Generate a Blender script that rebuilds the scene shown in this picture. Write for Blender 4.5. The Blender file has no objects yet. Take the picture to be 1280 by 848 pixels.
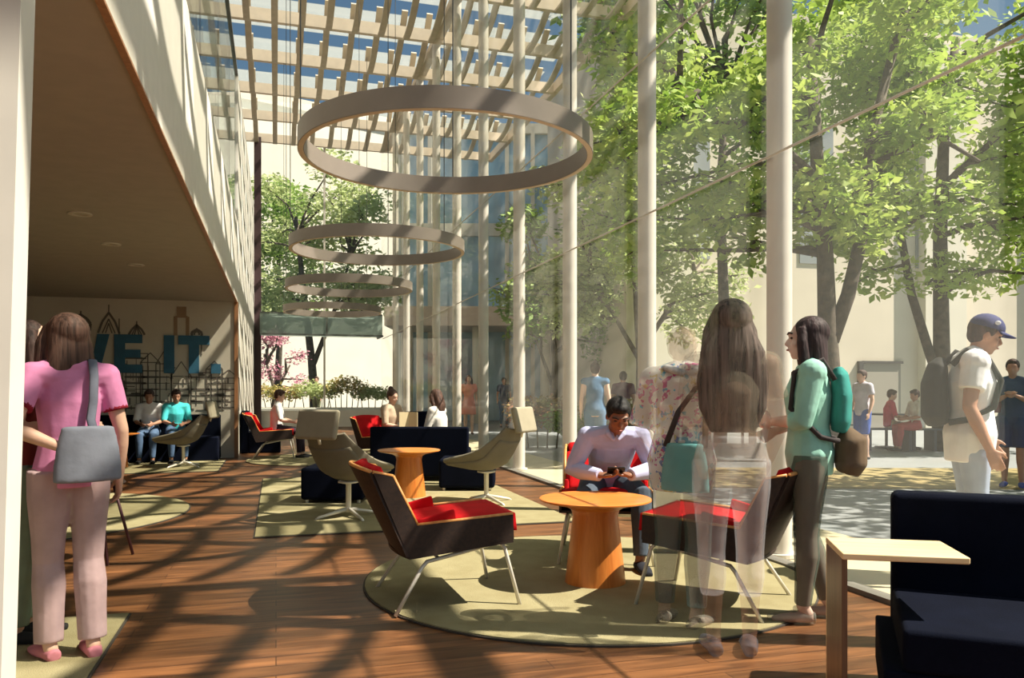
import bpy, bmesh, math, random
import numpy as np
from mathutils import Vector, Matrix, Quaternion
random.seed(7)
rng = np.random.default_rng(7)
SC = bpy.context.scene
COL = SC.collection
PI = math.pi
TH = math.atan(295/1000.0)
ST, CT = math.sin(TH), math.cos(TH)
EYE = 1.25
F = 1000.0

def world(u, D, z=0.0):
    """camera lateral/depth distances in metres -> world"""
    return Vector((ST*D + CT*u, CT*D - ST*u, z))
def at(px, D, z=0.0):
    return world((px-640)/F*D, D, z)
def fl(px, py):
    D = EYE*1000.0/(py-487.0)
    return at(px, D, 0.0)
def zat(py, D):
    return EYE - (py-487)/F*D
def depth(p):
    return ST*p[0] + CT*p[1]

# ------------------------------------------------------------------ materials
MATS = {}
def nodes_of(name):
    m = bpy.data.materials.new(name); m.use_nodes = True
    nt = m.node_tree; nt.nodes.clear()
    out = nt.nodes.new('ShaderNodeOutputMaterial')
    return m, nt, out
def mat(name, col, rough=0.6, metal=0.0, var=0.0, vscale=6.0, bump=0.0, bscale=60.0, alpha=1.0, trans=0.0, col2=None, spec=0.5, emit=0.0, sheen=0.0):
    if name in MATS: return MATS[name]
    m, nt, out = nodes_of(name)
    N = nt.nodes.new; L = nt.links.new
    b = N('ShaderNodeBsdfPrincipled')
    b.inputs['Base Color'].default_value = (*col, 1)
    b.inputs['Roughness'].default_value = rough
    b.inputs['Metallic'].default_value = metal
    b.inputs['Specular IOR Level'].default_value = spec
    if sheen: b.inputs['Sheen Weight'].default_value = sheen
    tc = N('ShaderNodeTexCoord')
    if var > 0 or col2 is not None:
        n = N('ShaderNodeTexNoise'); n.inputs['Scale'].default_value = vscale; n.inputs['Detail'].default_value = 4
        L(tc.outputs['Object'], n.inputs['Vector'])
        r = N('ShaderNodeValToRGB')
        c2 = col2 if col2 is not None else tuple(min(1, c*(1+var)) for c in col)
        c1 = col if col2 is not None else tuple(c*(1-var) for c in col)
        r.color_ramp.elements[0].position = 0.35; r.color_ramp.elements[1].position = 0.65
        r.color_ramp.elements[0].color = (*c1, 1); r.color_ramp.elements[1].color = (*c2, 1)
        L(n.outputs['Fac'], r.inputs['Fac']); L(r.outputs['Color'], b.inputs['Base Color'])
    if bump > 0:
        n2 = N('ShaderNodeTexNoise'); n2.inputs['Scale'].default_value = bscale; n2.inputs['Detail'].default_value = 3
        L(tc.outputs['Object'], n2.inputs['Vector'])
        bp = N('ShaderNodeBump'); bp.inputs['Strength'].default_value = bump; bp.inputs['Distance'].default_value = 0.01
        L(n2.outputs['Fac'], bp.inputs['Height']); L(bp.outputs['Normal'], b.inputs['Normal'])
    sh = b.outputs['BSDF']
    if emit > 0:
        b.inputs['Emission Color'].default_value = (*col, 1); b.inputs['Emission Strength'].default_value = emit
    if trans > 0:
        t = N('ShaderNodeBsdfTranslucent'); mx = N('ShaderNodeMixShader'); mx.inputs['Fac'].default_value = trans
        src = b.inputs['Base Color']
        if src.is_linked: L(src.links[0].from_socket, t.inputs['Color'])
        else: t.inputs['Color'].default_value = (*col, 1)
        L(sh, mx.inputs[1]); L(t.outputs['BSDF'], mx.inputs[2]); sh = mx.outputs['Shader']
    if alpha < 1:
        t = N('ShaderNodeBsdfTransparent'); mx = N('ShaderNodeMixShader'); mx.inputs['Fac'].default_value = alpha
        L(t.outputs['BSDF'], mx.inputs[1]); L(sh, mx.inputs[2]); sh = mx.outputs['Shader']
    L(sh, out.inputs['Surface'])
    MATS[name] = m
    return m

def wood(name, c1, c2, scale=3.0, rough=0.4, axis='X', planks=None, stretch=14.0):
    if name in MATS: return MATS[name]
    m, nt, out = nodes_of(name); N = nt.nodes.new; L = nt.links.new
    b = N('ShaderNodeBsdfPrincipled'); b.inputs['Roughness'].default_value = rough
    tc = N('ShaderNodeTexCoord'); mp = N('ShaderNodeMapping')
    s = {'X': (1, stretch, stretch), 'Y': (stretch, 1, stretch), 'Z': (stretch, stretch, 1)}[axis]
    mp.inputs['Scale'].default_value = s
    L(tc.outputs['Object'], mp.inputs['Vector'])
    n = N('ShaderNodeTexNoise'); n.inputs['Scale'].default_value = scale; n.inputs['Detail'].default_value = 6; n.inputs['Distortion'].default_value = 0.6
    L(mp.outputs['Vector'], n.inputs['Vector'])
    r = N('ShaderNodeValToRGB'); r.color_ramp.elements[0].position = 0.3; r.color_ramp.elements[1].position = 0.7
    r.color_ramp.elements[0].color = (*c1, 1); r.color_ramp.elements[1].color = (*c2, 1)
    L(n.outputs['Fac'], r.inputs['Fac'])
    colr = r.outputs['Color']
    if planks:
        bt = N('ShaderNodeTexBrick'); bt.inputs['Scale'].default_value = 1.0
        bt.inputs['Brick Width'].default_value = planks[0]; bt.inputs['Row Height'].default_value = planks[1]
        bt.inputs['Mortar Size'].default_value = 0.003; bt.inputs['Mortar Smooth'].default_value = 0.2
        bt.inputs['Color1'].default_value = (0.62, 0.62, 0.62, 1); bt.inputs['Color2'].default_value = (1.25, 1.2, 1.15, 1)
        bt.inputs['Mortar'].default_value = (0.35, 0.3, 0.28, 1); bt.offset = 0.37
        L(tc.outputs['Object'], bt.inputs['Vector'])
        mx = N('ShaderNodeMix'); mx.data_type = 'RGBA'; mx.blend_type = 'MULTIPLY'; mx.inputs[0].default_value = 1.0
        L(colr, mx.inputs[6]); L(bt.outputs['Color'], mx.inputs[7]); colr = mx.outputs[2]
    L(colr, b.inputs['Base Color'])
    L(b.outputs['BSDF'], out.inputs['Surface'])
    MATS[name] = m
    return m

def glass(name, tint=(0.95, 0.97, 0.95), gloss=0.06, veil=0.03, veilcol=(0.9, 0.92, 0.9)):
    if name in MATS: return MATS[name]
    m, nt, out = nodes_of(name); N = nt.nodes.new; L = nt.links.new
    t = N('ShaderNodeBsdfTransparent'); t.inputs['Color'].default_value = (*tint, 1)
    g = N('ShaderNodeBsdfGlossy'); g.inputs['Roughness'].default_value = 0.02
    lw = N('ShaderNodeLayerWeight'); lw.inputs['Blend'].default_value = 0.5
    pw = N('ShaderNodeMath'); pw.operation = 'POWER'; pw.inputs[1].default_value = 4.0; L(lw.outputs['Facing'], pw.inputs[0])
    mul = N('ShaderNodeMath'); mul.operation = 'MULTIPLY_ADD'; mul.inputs[1].default_value = gloss*6; mul.inputs[2].default_value = gloss*0.5
    L(pw.outputs[0], mul.inputs[0])
    mul.use_clamp = True
    mx = N('ShaderNodeMixShader'); L(mul.outputs[0], mx.inputs['Fac']); L(t.outputs['BSDF'], mx.inputs[1]); L(g.outputs['BSDF'], mx.inputs[2])
    d = N('ShaderNodeBsdfTranslucent'); d.inputs['Color'].default_value = (*veilcol, 1)
    m2 = N('ShaderNodeMixShader'); m2.inputs['Fac'].default_value = veil
    L(mx.outputs['Shader'], m2.inputs[1]); L(d.outputs['BSDF'], m2.inputs[2])
    L(m2.outputs['Shader'], out.inputs['Surface'])
    MATS[name] = m
    return m

# ------------------------------------------------------------------ object helpers
def link(o, parent=None):
    COL.objects.link(o)
    if parent is not None: o.parent = parent
    return o
def tag(o, label=None, cat=None, group=None, kind=None):
    if label: o['label'] = label
    if cat: o['category'] = cat
    if group: o['group'] = group
    if kind: o['kind'] = kind
    return o
def thing(name, label, cat, loc=(0, 0, 0), rz=0.0, group=None):
    o = bpy.data.objects.new(name, None); COL.objects.link(o)
    o.empty_display_size = 0.1
    o.location = loc; o.rotation_euler = (0, 0, rz)
    return tag(o, label, cat, group)
def obj(name, bm, m, parent=None, smooth=False, label=None, bevel=0.0, bseg=2):
    me = bpy.data.meshes.new(name)
    bmesh.ops.recalc_face_normals(bm, faces=bm.faces[:])
    bm.to_mesh(me); bm.free()
    if isinstance(m, (list, tuple)):
        for q in m: me.materials.append(q)
    else: me.materials.append(m)
    if smooth:
        me.polygons.foreach_set('use_smooth', [True]*len(me.polygons))
    o = bpy.data.objects.new(name, me); link(o, parent)
    if bevel > 0:
        md = o.modifiers.new('bevel', 'BEVEL'); md.width = bevel; md.segments = bseg; md.limit_method = 'ANGLE'; md.angle_limit = 0.6
        me.polygons.foreach_set('use_smooth', [True]*len(me.polygons))
        o.modifiers.new('wn', 'WEIGHTED_NORMAL')
    if label: o['label'] = label
    return o
def struct(name, bm, m, label=None, **k):
    o = obj(name, bm, m, **k); o['kind'] = 'structure'
    if label: o['label'] = label
    return o
def copy_tree(o, parent=None, label=None):
    c = o.copy(); COL.objects.link(c)
    c.parent = parent
    if label: c['label'] = label
    for ch in list(o.children):
        copy_tree(ch, c)
    return c
def BM(): return bmesh.new()
def box(bm, x0, x1, y0, y1, z0, z1, M=None, mi=0):
    vs = [bm.verts.new((x, y, z)) for x in (x0, x1) for y in (y0, y1) for z in (z0, z1)]
    if M is not None:
        for v in vs: v.co = M @ v.co
    for f in ((0,1,3,2), (4,6,7,5), (0,4,5,1), (2,3,7,6), (0,2,6,4), (1,5,7,3)):
        fc = bm.faces.new([vs[i] for i in f]); fc.material_index = mi
    return vs
def frame_z(d):
    d = Vector(d).normalized()
    a = Vector((0, 0, 1)) if abs(d.z) < 0.9 else Vector((1, 0, 0))
    x = a.cross(d).normalized(); y = d.cross(x)
    return x, y, d
def tube(bm, pts, rad, seg=10, closed=False, lat=None, flat=None, caps=True, mi=0):
    """loft along pts; rad scalar/list (lateral radius); flat list/scalar = the other radius"""
    pts = [Vector(p) for p in pts]; n = len(pts)
    if not isinstance(rad, (list, tuple)): rad = [rad]*n
    if flat is None: flat = rad
    if not isinstance(flat, (list, tuple)): flat = [flat]*n
    rings = []; px = None
    for i, p in enumerate(pts):
        if closed: t = pts[(i+1) % n]-pts[i-1]
        elif i == 0: t = pts[1]-pts[0]
        elif i == n-1: t = pts[-1]-pts[-2]
        else: t = (pts[i+1]-pts[i]).normalized()+(pts[i]-pts[i-1]).normalized()
        t.normalize()
        if lat is not None: x = Vector(lat)
        elif px is None: x = frame_z(t)[0]
        else: x = px
        x = x-t*x.dot(t)
        if x.length < 1e-6: x = frame_z(t)[0]
        x.normalize(); y = t.cross(x); px = x
        rings.append([bm.verts.new(p+x*(rad[i]*math.cos(a))+y*(flat[i]*math.sin(a))) for a in (2*PI*k/seg for k in range(seg))])
    m = n if closed else n-1
    for i in range(m):
        a, b = rings[i], rings[(i+1) % n]
        for k in range(seg):
            f = bm.faces.new((a[k], a[(k+1) % seg], b[(k+1) % seg], b[k])); f.material_index = mi
    if caps and not closed:
        f = bm.faces.new(rings[0][::-1]); f.material_index = mi
        f = bm.faces.new(rings[-1]); f.material_index = mi
    return rings
def ball(bm, c, r, seg=12, rot=None):
    if not isinstance(r, (list, tuple)): r = (r, r, r)
    M = Matrix.Translation(Vector(c))
    if rot is not None: M = M @ rot.to_4x4()
    M = M @ Matrix.Diagonal((*r, 1))
    bmesh.ops.create_uvsphere(bm, u_segments=seg, v_segments=max(6, seg//2+2), radius=1.0, matrix=M)
def lathe(bm, prof, seg=48, c=(0, 0, 0)):
    rings = []
    for r, z in prof:
        if r <= 1e-6: rings.append([bm.verts.new((c[0], c[1], c[2]+z))])
        else: rings.append([bm.verts.new((c[0]+r*math.cos(2*PI*k/seg), c[1]+r*math.sin(2*PI*k/seg), c[2]+z)) for k in range(seg)])
    for a, b in zip(rings, rings[1:]):
        for k in range(seg):
            k2 = (k+1) % seg
            if len(a) == 1 and len(b) > 1: bm.faces.new((a[0], b[k], b[k2]))
            elif len(b) == 1 and len(a) > 1: bm.faces.new((a[k], a[k2], b[0]))
            elif len(a) > 1: bm.faces.new((a[k], a[k2], b[k2], b[k]))
def prism(bm, poly, t0, t1, plane='yz', mi=0):
    """poly 2D extruded along the remaining axis from t0 to t1"""
    def mk(a, b, t):
        return {'yz': (t, a, b), 'xz': (a, t, b), 'xy': (a, b, t)}[plane]
    A = [bm.verts.new(mk(a, b, t0)) for a, b in poly]; B = [bm.verts.new(mk(a, b, t1)) for a, b in poly]
    n = len(poly)
    for f in [A[::-1], B]+[[A[i], A[(i+1) % n], B[(i+1) % n], B[i]] for i in range(n)]:
        fc = bm.faces.new(f); fc.material_index = mi
def sheet(bm, fn, nu, nv, th):
    """thick sheet: fn(u,v)->point, normals by differences, thickness th behind"""
    P = [[Vector(fn(i/nu, j/nv)) for j in range(nv+1)] for i in range(nu+1)]
    T, B = [], []
    for i in range(nu+1):
        tr, br = [], []
        for j in range(nv+1):
            du = P[min(i+1, nu)][j]-P[max(i-1, 0)][j]; dv = P[i][min(j+1, nv)]-P[i][max(j-1, 0)]
            nn = du.cross(dv); nn.normalize()
            tr.append(bm.verts.new(P[i][j])); br.append(bm.verts.new(P[i][j]-nn*th))
        T.append(tr); B.append(br)
    for i in range(nu):
        for j in range(nv):
            bm.faces.new((T[i][j], T[i+1][j], T[i+1][j+1], T[i][j+1]))
            bm.faces.new((B[i][j], B[i][j+1], B[i+1][j+1], B[i+1][j]))
    for i in range(nu):
        bm.faces.new((T[i][0], B[i][0], B[i+1][0], T[i+1][0])); bm.faces.new((T[i][nv], T[i+1][nv], B[i+1][nv], B[i][nv]))
    for j in range(nv):
        bm.faces.new((T[0][j], T[0][j+1], B[0][j+1], B[0][j])); bm.faces.new((T[nu][j], B[nu][j], B[nu][j+1], T[nu][j+1]))
def rotz(a): return Matrix.Rotation(a, 4, 'Z')
def bake(bm, voxel, smooth_it=6, name='tmp'):
    me = bpy.data.meshes.new(name); bm.to_mesh(me); bm.free()
    o = bpy.data.objects.new(name, me); COL.objects.link(o)
    r = o.modifiers.new('r', 'REMESH'); r.mode = 'VOXEL'; r.voxel_size = voxel; r.use_smooth_shade = True
    s = o.modifiers.new('s', 'SMOOTH'); s.factor = 0.5; s.iterations = smooth_it
    dg = bpy.context.evaluated_depsgraph_get()
    new = bpy.data.meshes.new_from_object(o.evaluated_get(dg))
    new.name = name
    bpy.data.objects.remove(o); bpy.data.meshes.remove(me)
    new.materials.clear()
    return new
def meshobj(name, me, m, parent=None, label=None):
    me.materials.clear(); me.materials.append(m)
    me.polygons.foreach_set('use_smooth', [True]*len(me.polygons))
    o = bpy.data.objects.new(name, me); link(o, parent)
    if label: o['label'] = label
    return o
SKY_STRENGTH = 0.085
SUN_STRENGTH = 11
# ================================================================== camera, sky, sun
cam = bpy.data.cameras.new('camera'); co = bpy.data.objects.new('camera', cam); COL.objects.link(co)
co.location = (0, 0, EYE); co.rotation_euler = (PI/2, 0, -TH)
cam.sensor_width = 36.0; cam.lens = 36.0*F/1280.0
cam.shift_x = 0.0; cam.shift_y = (487-424)/1280.0
cam.clip_start = 0.05; cam.clip_end = 500
SC.camera = co
SC.view_settings.view_transform = 'Standard'; SC.view_settings.look = 'None'
SC.view_settings.gamma = 1.0; SC.view_settings.use_curve_mapping = False
SC.view_settings.exposure = 0.0
SC.cycles.use_denoising = True
SC.cycles.max_bounces = 8; SC.cycles.diffuse_bounces = 4; SC.cycles.transparent_max_bounces = 40
SC.cycles.sample_clamp_indirect = 6.0
SC.cycles.caustics_reflective = False; SC.cycles.caustics_refractive = False

SUN_DIR = Vector((-0.39, 0.165, -0.57)).normalized()
w = bpy.data.worlds.new('sky'); SC.world = w; w.use_nodes = True
nt = w.node_tree; nt.nodes.clear()
sky = nt.nodes.new('ShaderNodeTexSky'); sky.sky_type = 'NISHITA'; sky.sun_disc = False
sky.sun_elevation = math.asin(-SUN_DIR.z); sky.sun_rotation = math.atan2(-SUN_DIR.x, -SUN_DIR.y)
sky.air_density = 1.0; sky.dust_density = 2.2; sky.ozone_density = 1.0; sky.altitude = 50
bg = nt.nodes.new('ShaderNodeBackground'); bg.inputs['Strength'].default_value = SKY_STRENGTH
wo = nt.nodes.new('ShaderNodeOutputWorld')
tn = nt.nodes.new('ShaderNodeMix'); tn.data_type = 'RGBA'; tn.blend_type = 'MULTIPLY'; tn.inputs[0].default_value = 1.0; tn.inputs[7].default_value = (0.88, 1.08, 1.04, 1)
nt.links.new(sky.outputs['Color'], tn.inputs[6]); nt.links.new(tn.outputs[2], bg.inputs['Color']); nt.links.new(bg.outputs['Background'], wo.inputs['Surface'])
sl = bpy.data.lights.new('sun', 'SUN'); sl.energy = SUN_STRENGTH; sl.angle = math.radians(0.45); sl.color = (1.0, 0.93, 0.80)
so = bpy.data.objects.new('sun', sl); COL.objects.link(so)
so.rotation_euler = SUN_DIR.to_track_quat('-Z', 'Y').to_euler(); so.location = (12, -4, 18)

# ================================================================== palette
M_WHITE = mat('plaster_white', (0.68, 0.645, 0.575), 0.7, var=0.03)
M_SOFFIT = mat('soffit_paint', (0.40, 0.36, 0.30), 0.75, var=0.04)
M_BACK = mat('mural_wall_paint', (0.62, 0.56, 0.46), 0.75, var=0.05, vscale=2)
M_TRIM = wood('oak_trim', (0.32, 0.14, 0.06), (0.45, 0.22, 0.10), axis='Z')
M_FLOOR = wood('walnut_planks', (0.075, 0.030, 0.012), (0.23, 0.10, 0.038), scale=2.2, rough=0.42, axis='X', planks=(1.9, 0.13), stretch=9)
M_RUG = mat('olive_rug', (0.29, 0.25, 0.135), 0.95, col2=(0.34, 0.30, 0.17), vscale=5, bump=0.5, bscale=220, spec=0.1)
M_RUGEDGE = mat('rug_binding', (0.05, 0.04, 0.03), 0.9)
M_COL = mat('column_paint', (0.62, 0.57, 0.50), 0.55, var=0.03)
M_BEAM = mat('beam_paint', (0.66, 0.56, 0.45), 0.6, var=0.04)
M_FIN = mat('fin_paint', (0.50, 0.43, 0.33), 0.6, var=0.06)
M_GLASS = glass('hazed_glass', (0.985, 0.98, 0.965), 0.02, 0.022, (0.95, 0.92, 0.86))  # slight translucent veil in the glass stands in for haze outside
M_RAILGLASS = glass('grey_glass', (0.80, 0.86, 0.82), 0.10, 0.08, (0.6, 0.66, 0.62))
M_FRIT = glass('fritted_roof_glass', (0.98, 0.98, 0.95), 0.03, 0.19, (0.66, 0.66, 0.58))
M_GREENGLASS = glass('green_canopy_glass', (0.62, 0.68, 0.64), 0.05, 0.6, (0.50, 0.56, 0.52))
M_DARKFRAME = mat('dark_frame', (0.045, 0.02, 0.022), 0.5)
M_DARKRAIL = mat('dark_rail', (0.10, 0.11, 0.10), 0.4)
M_RING = mat('ring_metal', (0.25, 0.21, 0.18), 0.5, var=0.04)
M_CABLE = mat('cable_metal', (0.10, 0.10, 0.10), 0.4, metal=0.6)
M_CHROME = mat('brushed_steel', (0.78, 0.73, 0.63), 0.35, metal=0.25)
M_RED = mat('red_wool', (0.55, 0.008, 0.012), 0.85, var=0.12, bump=0.3, bscale=300, spec=0.15)
M_SHELL = wood('dark_walnut_shell', (0.014, 0.006, 0.004), (0.035, 0.016, 0.009), axis='X', rough=0.6)
M_PLY = wood('orange_ply', (0.62, 0.25, 0.06), (0.80, 0.40, 0.13), rough=0.45)
M_TABLE = wood('cherry_veneer', (0.55, 0.15, 0.025), (0.72, 0.25, 0.05), scale=2, rough=0.32, axis='Z', stretch=18)
M_TABLETOP = wood('cherry_top', (0.60, 0.18, 0.03), (0.76, 0.28, 0.06), scale=2, rough=0.3, axis='X', stretch=14)
M_TAUPE = mat('taupe_felt', (0.20, 0.175, 0.125), 0.9, var=0.06, bump=0.3, bscale=250)
M_TAUPELIGHT = mat('pale_felt', (0.34, 0.30, 0.215), 0.9, var=0.05, bump=0.3, bscale=250)
M_NAVY = mat('navy_fabric', (0.003, 0.0045, 0.012), 0.95, var=0.15, bump=0.25, bscale=260, spec=0.08)
M_PALEWOOD = wood('pale_maple', (0.78, 0.55, 0.28), (0.90, 0.70, 0.42), rough=0.4, axis='X')
M_TEAL = mat('mural_teal', (0.03, 0.13, 0.22), 0.6, var=0.08)
M_INK = mat('mural_ink', (0.16, 0.14, 0.12), 0.8)
M_TAN = mat('mural_tan', (0.33, 0.22, 0.14), 0.8)

YEND = 27.4; XG = 3.46; XL = -0.68; ZR = 9.5; YM = 15.5
# ================================================================== room shell
bm = BM(); box(bm, -9, XG-0.04, -3.5, YEND, -0.12, 0); struct('floor', bm, M_FLOOR)
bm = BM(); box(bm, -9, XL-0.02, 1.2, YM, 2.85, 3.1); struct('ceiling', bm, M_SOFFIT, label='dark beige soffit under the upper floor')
# bulkhead
bm = BM(); box(bm, XL-0.02, XL+0.12-0.12, 1.2, YEND, 2.85, 4.33)
box(bm, XL-0.25, XL-0.03, 1.2, YEND, 3.1, 4.32); struct('wall_bulkhead', bm, M_WHITE, label='white bulkhead of the upper floor')
bm = BM(); box(bm, XL-0.03, XL+0.006, 1.2, YM, 2.838, 2.853); struct('trim_1', bm, M_TRIM, label='thin brown trim along the bulkhead edge')
bm = BM(); box(bm, XL-0.24, XL, YM+.25, YEND, 4.33, 7.1); box(bm, XL-0.24, XL, YM+.25, YEND, 0, 2.85); struct('wall_left', bm, M_WHITE, label='white wall beyond the mural')
bm = BM(); box(bm, XL-0.06, XL-0.03, 1.2, YM, 4.33, 7.06); struct('window_1', bm, M_RAILGLASS, label='tall glass screen on the upper floor edge')
bm = BM(); box(bm, XL-0.06, XL+0.0, 1.2, YEND, 7.10, 7.15)
for yy in (3.3, 5.9, 8.5, 11.1, 13.7): box(bm, XL-0.055, XL-0.035, yy-0.01, yy+0.01, 4.33, 7.06)
struct('trim_2', bm, M_DARKRAIL, label='dark rail on top of the glass screen')
# mural wall
bm = BM(); box(bm, -9, XL, YM, YM+0.25, 0, 2.85); struct('wall_back', bm, M_BACK, label='beige wall carrying the skyline mural')
bm = BM(); box(bm, XL-0.05, XL+0.015, YM-0.03, YM+0.02, 0, 2.85); struct('trim_3', bm, M_TRIM, label='brown corner trim at the end of the mural wall')
bm = BM(); box(bm, -9.2, -9, -3.5, YM, 0, 9); struct('wall_far_left', bm, M_WHITE)
bm = BM(); box(bm, -9.2, XL-0.1, 1.0, 1.2, 2.85, 9.3); struct('wall_upper', bm, M_WHITE)
bm = BM(); box(bm, -9.2, -9.0, 1.2, YEND, 3.1, 9.3); box(bm, -9, XL-0.25, YEND-.2, YEND, 3.1, 9.3); struct('wall_upper_left', bm, M_WHITE)
# near pier at left, leaning very slightly
bm = BM()
y0, y1 = 2.43, 2.56
for zz, dx in ((0, 0.0), (3.6, 0.085)):
    pass
vs = box(bm, -1.35, XL-.025, y0, y1, 0, 3.2)
for v in vs: v.co.x += 0.0256*(v.co.z-0.40)
struct('wall_pier', bm, M_WHITE, label='white pier at the left edge')

# end glass wall
bm = BM(); box(bm, XL+0.1, XG, YEND-0.03, YEND-0.01, 0.0, ZR-0.15); struct('window_2', bm, M_GLASS, label='glass end wall')
bm = BM(); box(bm, XL+0.0, XL+0.22, YEND-0.35, YEND-0.05, 0, ZR-0.1); struct('trim_4', bm, M_DARKFRAME, label='dark maroon frame post beside the end glass wall')
bm = BM(); box(bm, XL+0.2, XG, YEND-0.1, YEND+0.05, 0, 0.55); struct('wall_end_sill', bm, M_WHITE, label='low white sill under the end glass wall')
bm = BM()
for xx in (1.55,): box(bm, xx-0.03, xx+0.03, YEND-0.09, YEND+0.03, 0.55, ZR-0.15)
struct('trim_5', bm, M_COL)
cn = thing('glass_canopy', 'grey green glass canopy band above the far end doors', 'canopy', (0, YEND-1.4, 3.0))
bm = BM(); box(bm, XL+0.2, 3.3, 0, 1.3, 0.0, 0.62); obj('canopy_box', bm, M_GREENGLASS, cn)
bm = BM()
box(bm, XL+0.2, 3.3, -0.02, 0.02, -0.05, 0.0); box(bm, XL+0.2, 3.3, -0.02, 0.02, 0.62, 0.66); box(bm, 1.52, 1.57, -0.02, 0.01, 0, .62); box(bm, 3.27, 3.33, -0.02, 1.3, -0.05, 0)
obj('canopy_frame', bm, M_DARKRAIL, cn)

# side glass wall: panes between mullion columns
CY = []   # column Y positions
k0 = 5.99
for n in range(-2, 11):
    Dn = 1042.6*3.6*(0.001597+0.00057*n)
    CY.append((Dn - ST*3.6)/CT)
COLX = 3.62
bm = BM(); box(bm, XG-0.012, XG+0.012, -1.0, YEND, 0.03, ZR-0.15); struct('window_3', bm, M_GLASS, label='tall glass wall onto the plaza')
bm = BM(); box(bm, XG-0.05, XG+0.05, -1.0, YEND, 0.0, 0.03); struct('trim_6', bm, mat('sill_metal', (0.16, 0.15, 0.13), 0.5))
bm = BM(); tube(bm, [(XG+0.03, -1, 2.97), (XG+0.03, YEND, 2.97)], 0.010, 8); struct('trim_7', bm, M_COL, label='thin horizontal rod across the tall glass')
bm = BM(); tube(bm, [(XG+0.03, -1, 4.52), (XG+0.03, YEND, 4.52)], 0.009, 8); struct('trim_8', bm, M_COL, label='upper thin horizontal rod across the tall glass')
ords = ['nearest, beside the right frame edge', 'right of the woman in mint', 'behind the long haired woman', 'right of the seated man', 'left of the seated man']
first = None
names = {0: 'at the right edge of the picture', 1: 'second from the right, behind the standing women', 2: 'third from the right, right of the seated man', 3: 'fourth from the right, left of the seated man'}
ordn = ['first', 'second', 'third', 'fourth', 'fifth', 'sixth', 'seventh', 'eighth', 'ninth', 'tenth', 'eleventh', 'twelfth']
i = 0
for n, cy in zip(range(-2, 11), CY):
    if n < -1 or cy > YEND-0.3: continue
    if first is None:
        first = thing('round_column', '', 'column', (COLX, cy, 0), group='slender columns along the glass wall')
        bm = BM(); lathe(bm, [(0, 0), (0.092, 0), (0.092, ZR-0.1), (0, ZR-0.1)], 28); obj('shaft', bm, M_COL, first, smooth=False)
        e_ = first.children[0].modifiers.new('e', 'EDGE_SPLIT'); e_.split_angle = 0.6
        for p in first.children[0].data.polygons: p.use_smooth = abs(p.normal.z) < 0.5
        bm = BM(); lathe(bm, [(0, 0), (0.13, 0), (0.13, 0.03), (0, 0.03)], 28); obj('base_plate', bm, M_COL, first)
        c = first
    else:
        c = copy_tree(first); c.location = (COLX, cy, 0)
    if i == 0: lb = 'pale round column at the right frame edge, nearest of the glass wall row'
    elif i == 1: lb = 'pale round column seen between the long haired woman and the woman in mint'
    elif i == 2: lb = 'pale round column right of the seated man'
    elif i == 3: lb = 'pale round column just left of the seated man'
    else: lb = 'slender pale round column of the glass wall, %s in the row counted from the right' % ordn[i]
    c['label'] = lb; i += 1

# ================================================================== roof: beams, fins, glass
bys = [cy for cy in CY if cy < YEND]
step = CY[1]-CY[0]
ys = [YEND-0.2-step*k for k in range(0, 13)]
bm = BM()
for y in ys:
    box(bm, -4.2, 7.3, y-0.06, y+0.06, ZR-0.22, ZR+0.05)
struct('trim_9', bm, M_BEAM, label='row of pale cross beams carrying the roof')
bm = BM(); box(bm, 7.2, 7.34, ys[-1], YEND, ZR-0.2, ZR+0.05); box(bm, COLX-.1, COLX+.1, ys[-1], YEND, ZR-.15, ZR); struct('trim_10', bm, M_BEAM, label='roof edge beam')
# fins: many curved blades, one per gap and bay
def fin_mesh():
    L = step-0.12
    def f(u, v):
        z = -0.16+0.72*(1-v)**2.4+0.10*max(0, v-.8)
        return ((u-.5)*0.14, v*L, z)
    bm = BM(); sheet(bm, f, 1, 12, 0.05)
    return bm
roof = bpy.data.objects.new('ceiling_louvers', None); COL.objects.link(roof); roof['kind'] = 'structure'; roof['label'] = 'curved louver fins under the glass roof'
fm = None
for bi in range(len(ys)-1):
    for k in range(0, 20):
        x = 6.87-0.575*k
        if x < -4.1: continue
        if fm is None:
            o = obj('fin', fin_mesh(), M_FIN, roof); fm = o.data
        else:
            o = bpy.data.objects.new('fin', fm); link(o, roof)
        o.location = (x, ys[bi+1]+0.06, ZR-0.08)
bm = BM()
for bi in range(len(ys)-1):
    ya = ys[bi+1]+0.65; yb = ys[bi]-0.06
    box(bm, -4.2, 7.2, ya, yb, ZR+0.62, ZR+0.63)
struct('window_4', bm, M_FRIT, label='fritted panes of the glass roof')

# ================================================================== mural
def wx(px):  # X on the mural wall from picture offset
    off = px-345.0
    return off*CT*YM/(1042.6-ST*off)
mu = bpy.data.objects.new('skyline_mural', None); COL.objects.link(mu); mu.location = (0, YM, 0)
tag(mu, 'big teal lettering over a line drawing of a city skyline on the back wall', 'mural')
zt, zb = 2.22, 1.54
def letter(polys):
    bm = BM()
    for P in polys: prism(bm, P, -0.035, 0.0, 'xz')
    return bm
def rect(a, b, c, d): return [(a, c), (b, c), (b, d), (a, d)]
H = zt-zb; sw = wx(218)-wx(205)
def L_(x0, x1): return [rect(x0, x0+sw, zb, zt), rect(x0+sw, x1, zb, zb+H*0.22)]
def I_(x0): return [rect(x0, x0+sw, zb, zt)]
def V_(x0, x1):
    m = (x0+x1)/2; q = sw*0.62
    return [[(x0, zt), (m-q, zb), (m, zb), (m, zb+H*0.30), (x0+sw*1.1, zt)], [(x1, zt), (x1-sw*1.1, zt), (m, zb+H*0.30), (m, zb), (m+q, zb)]]
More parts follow.
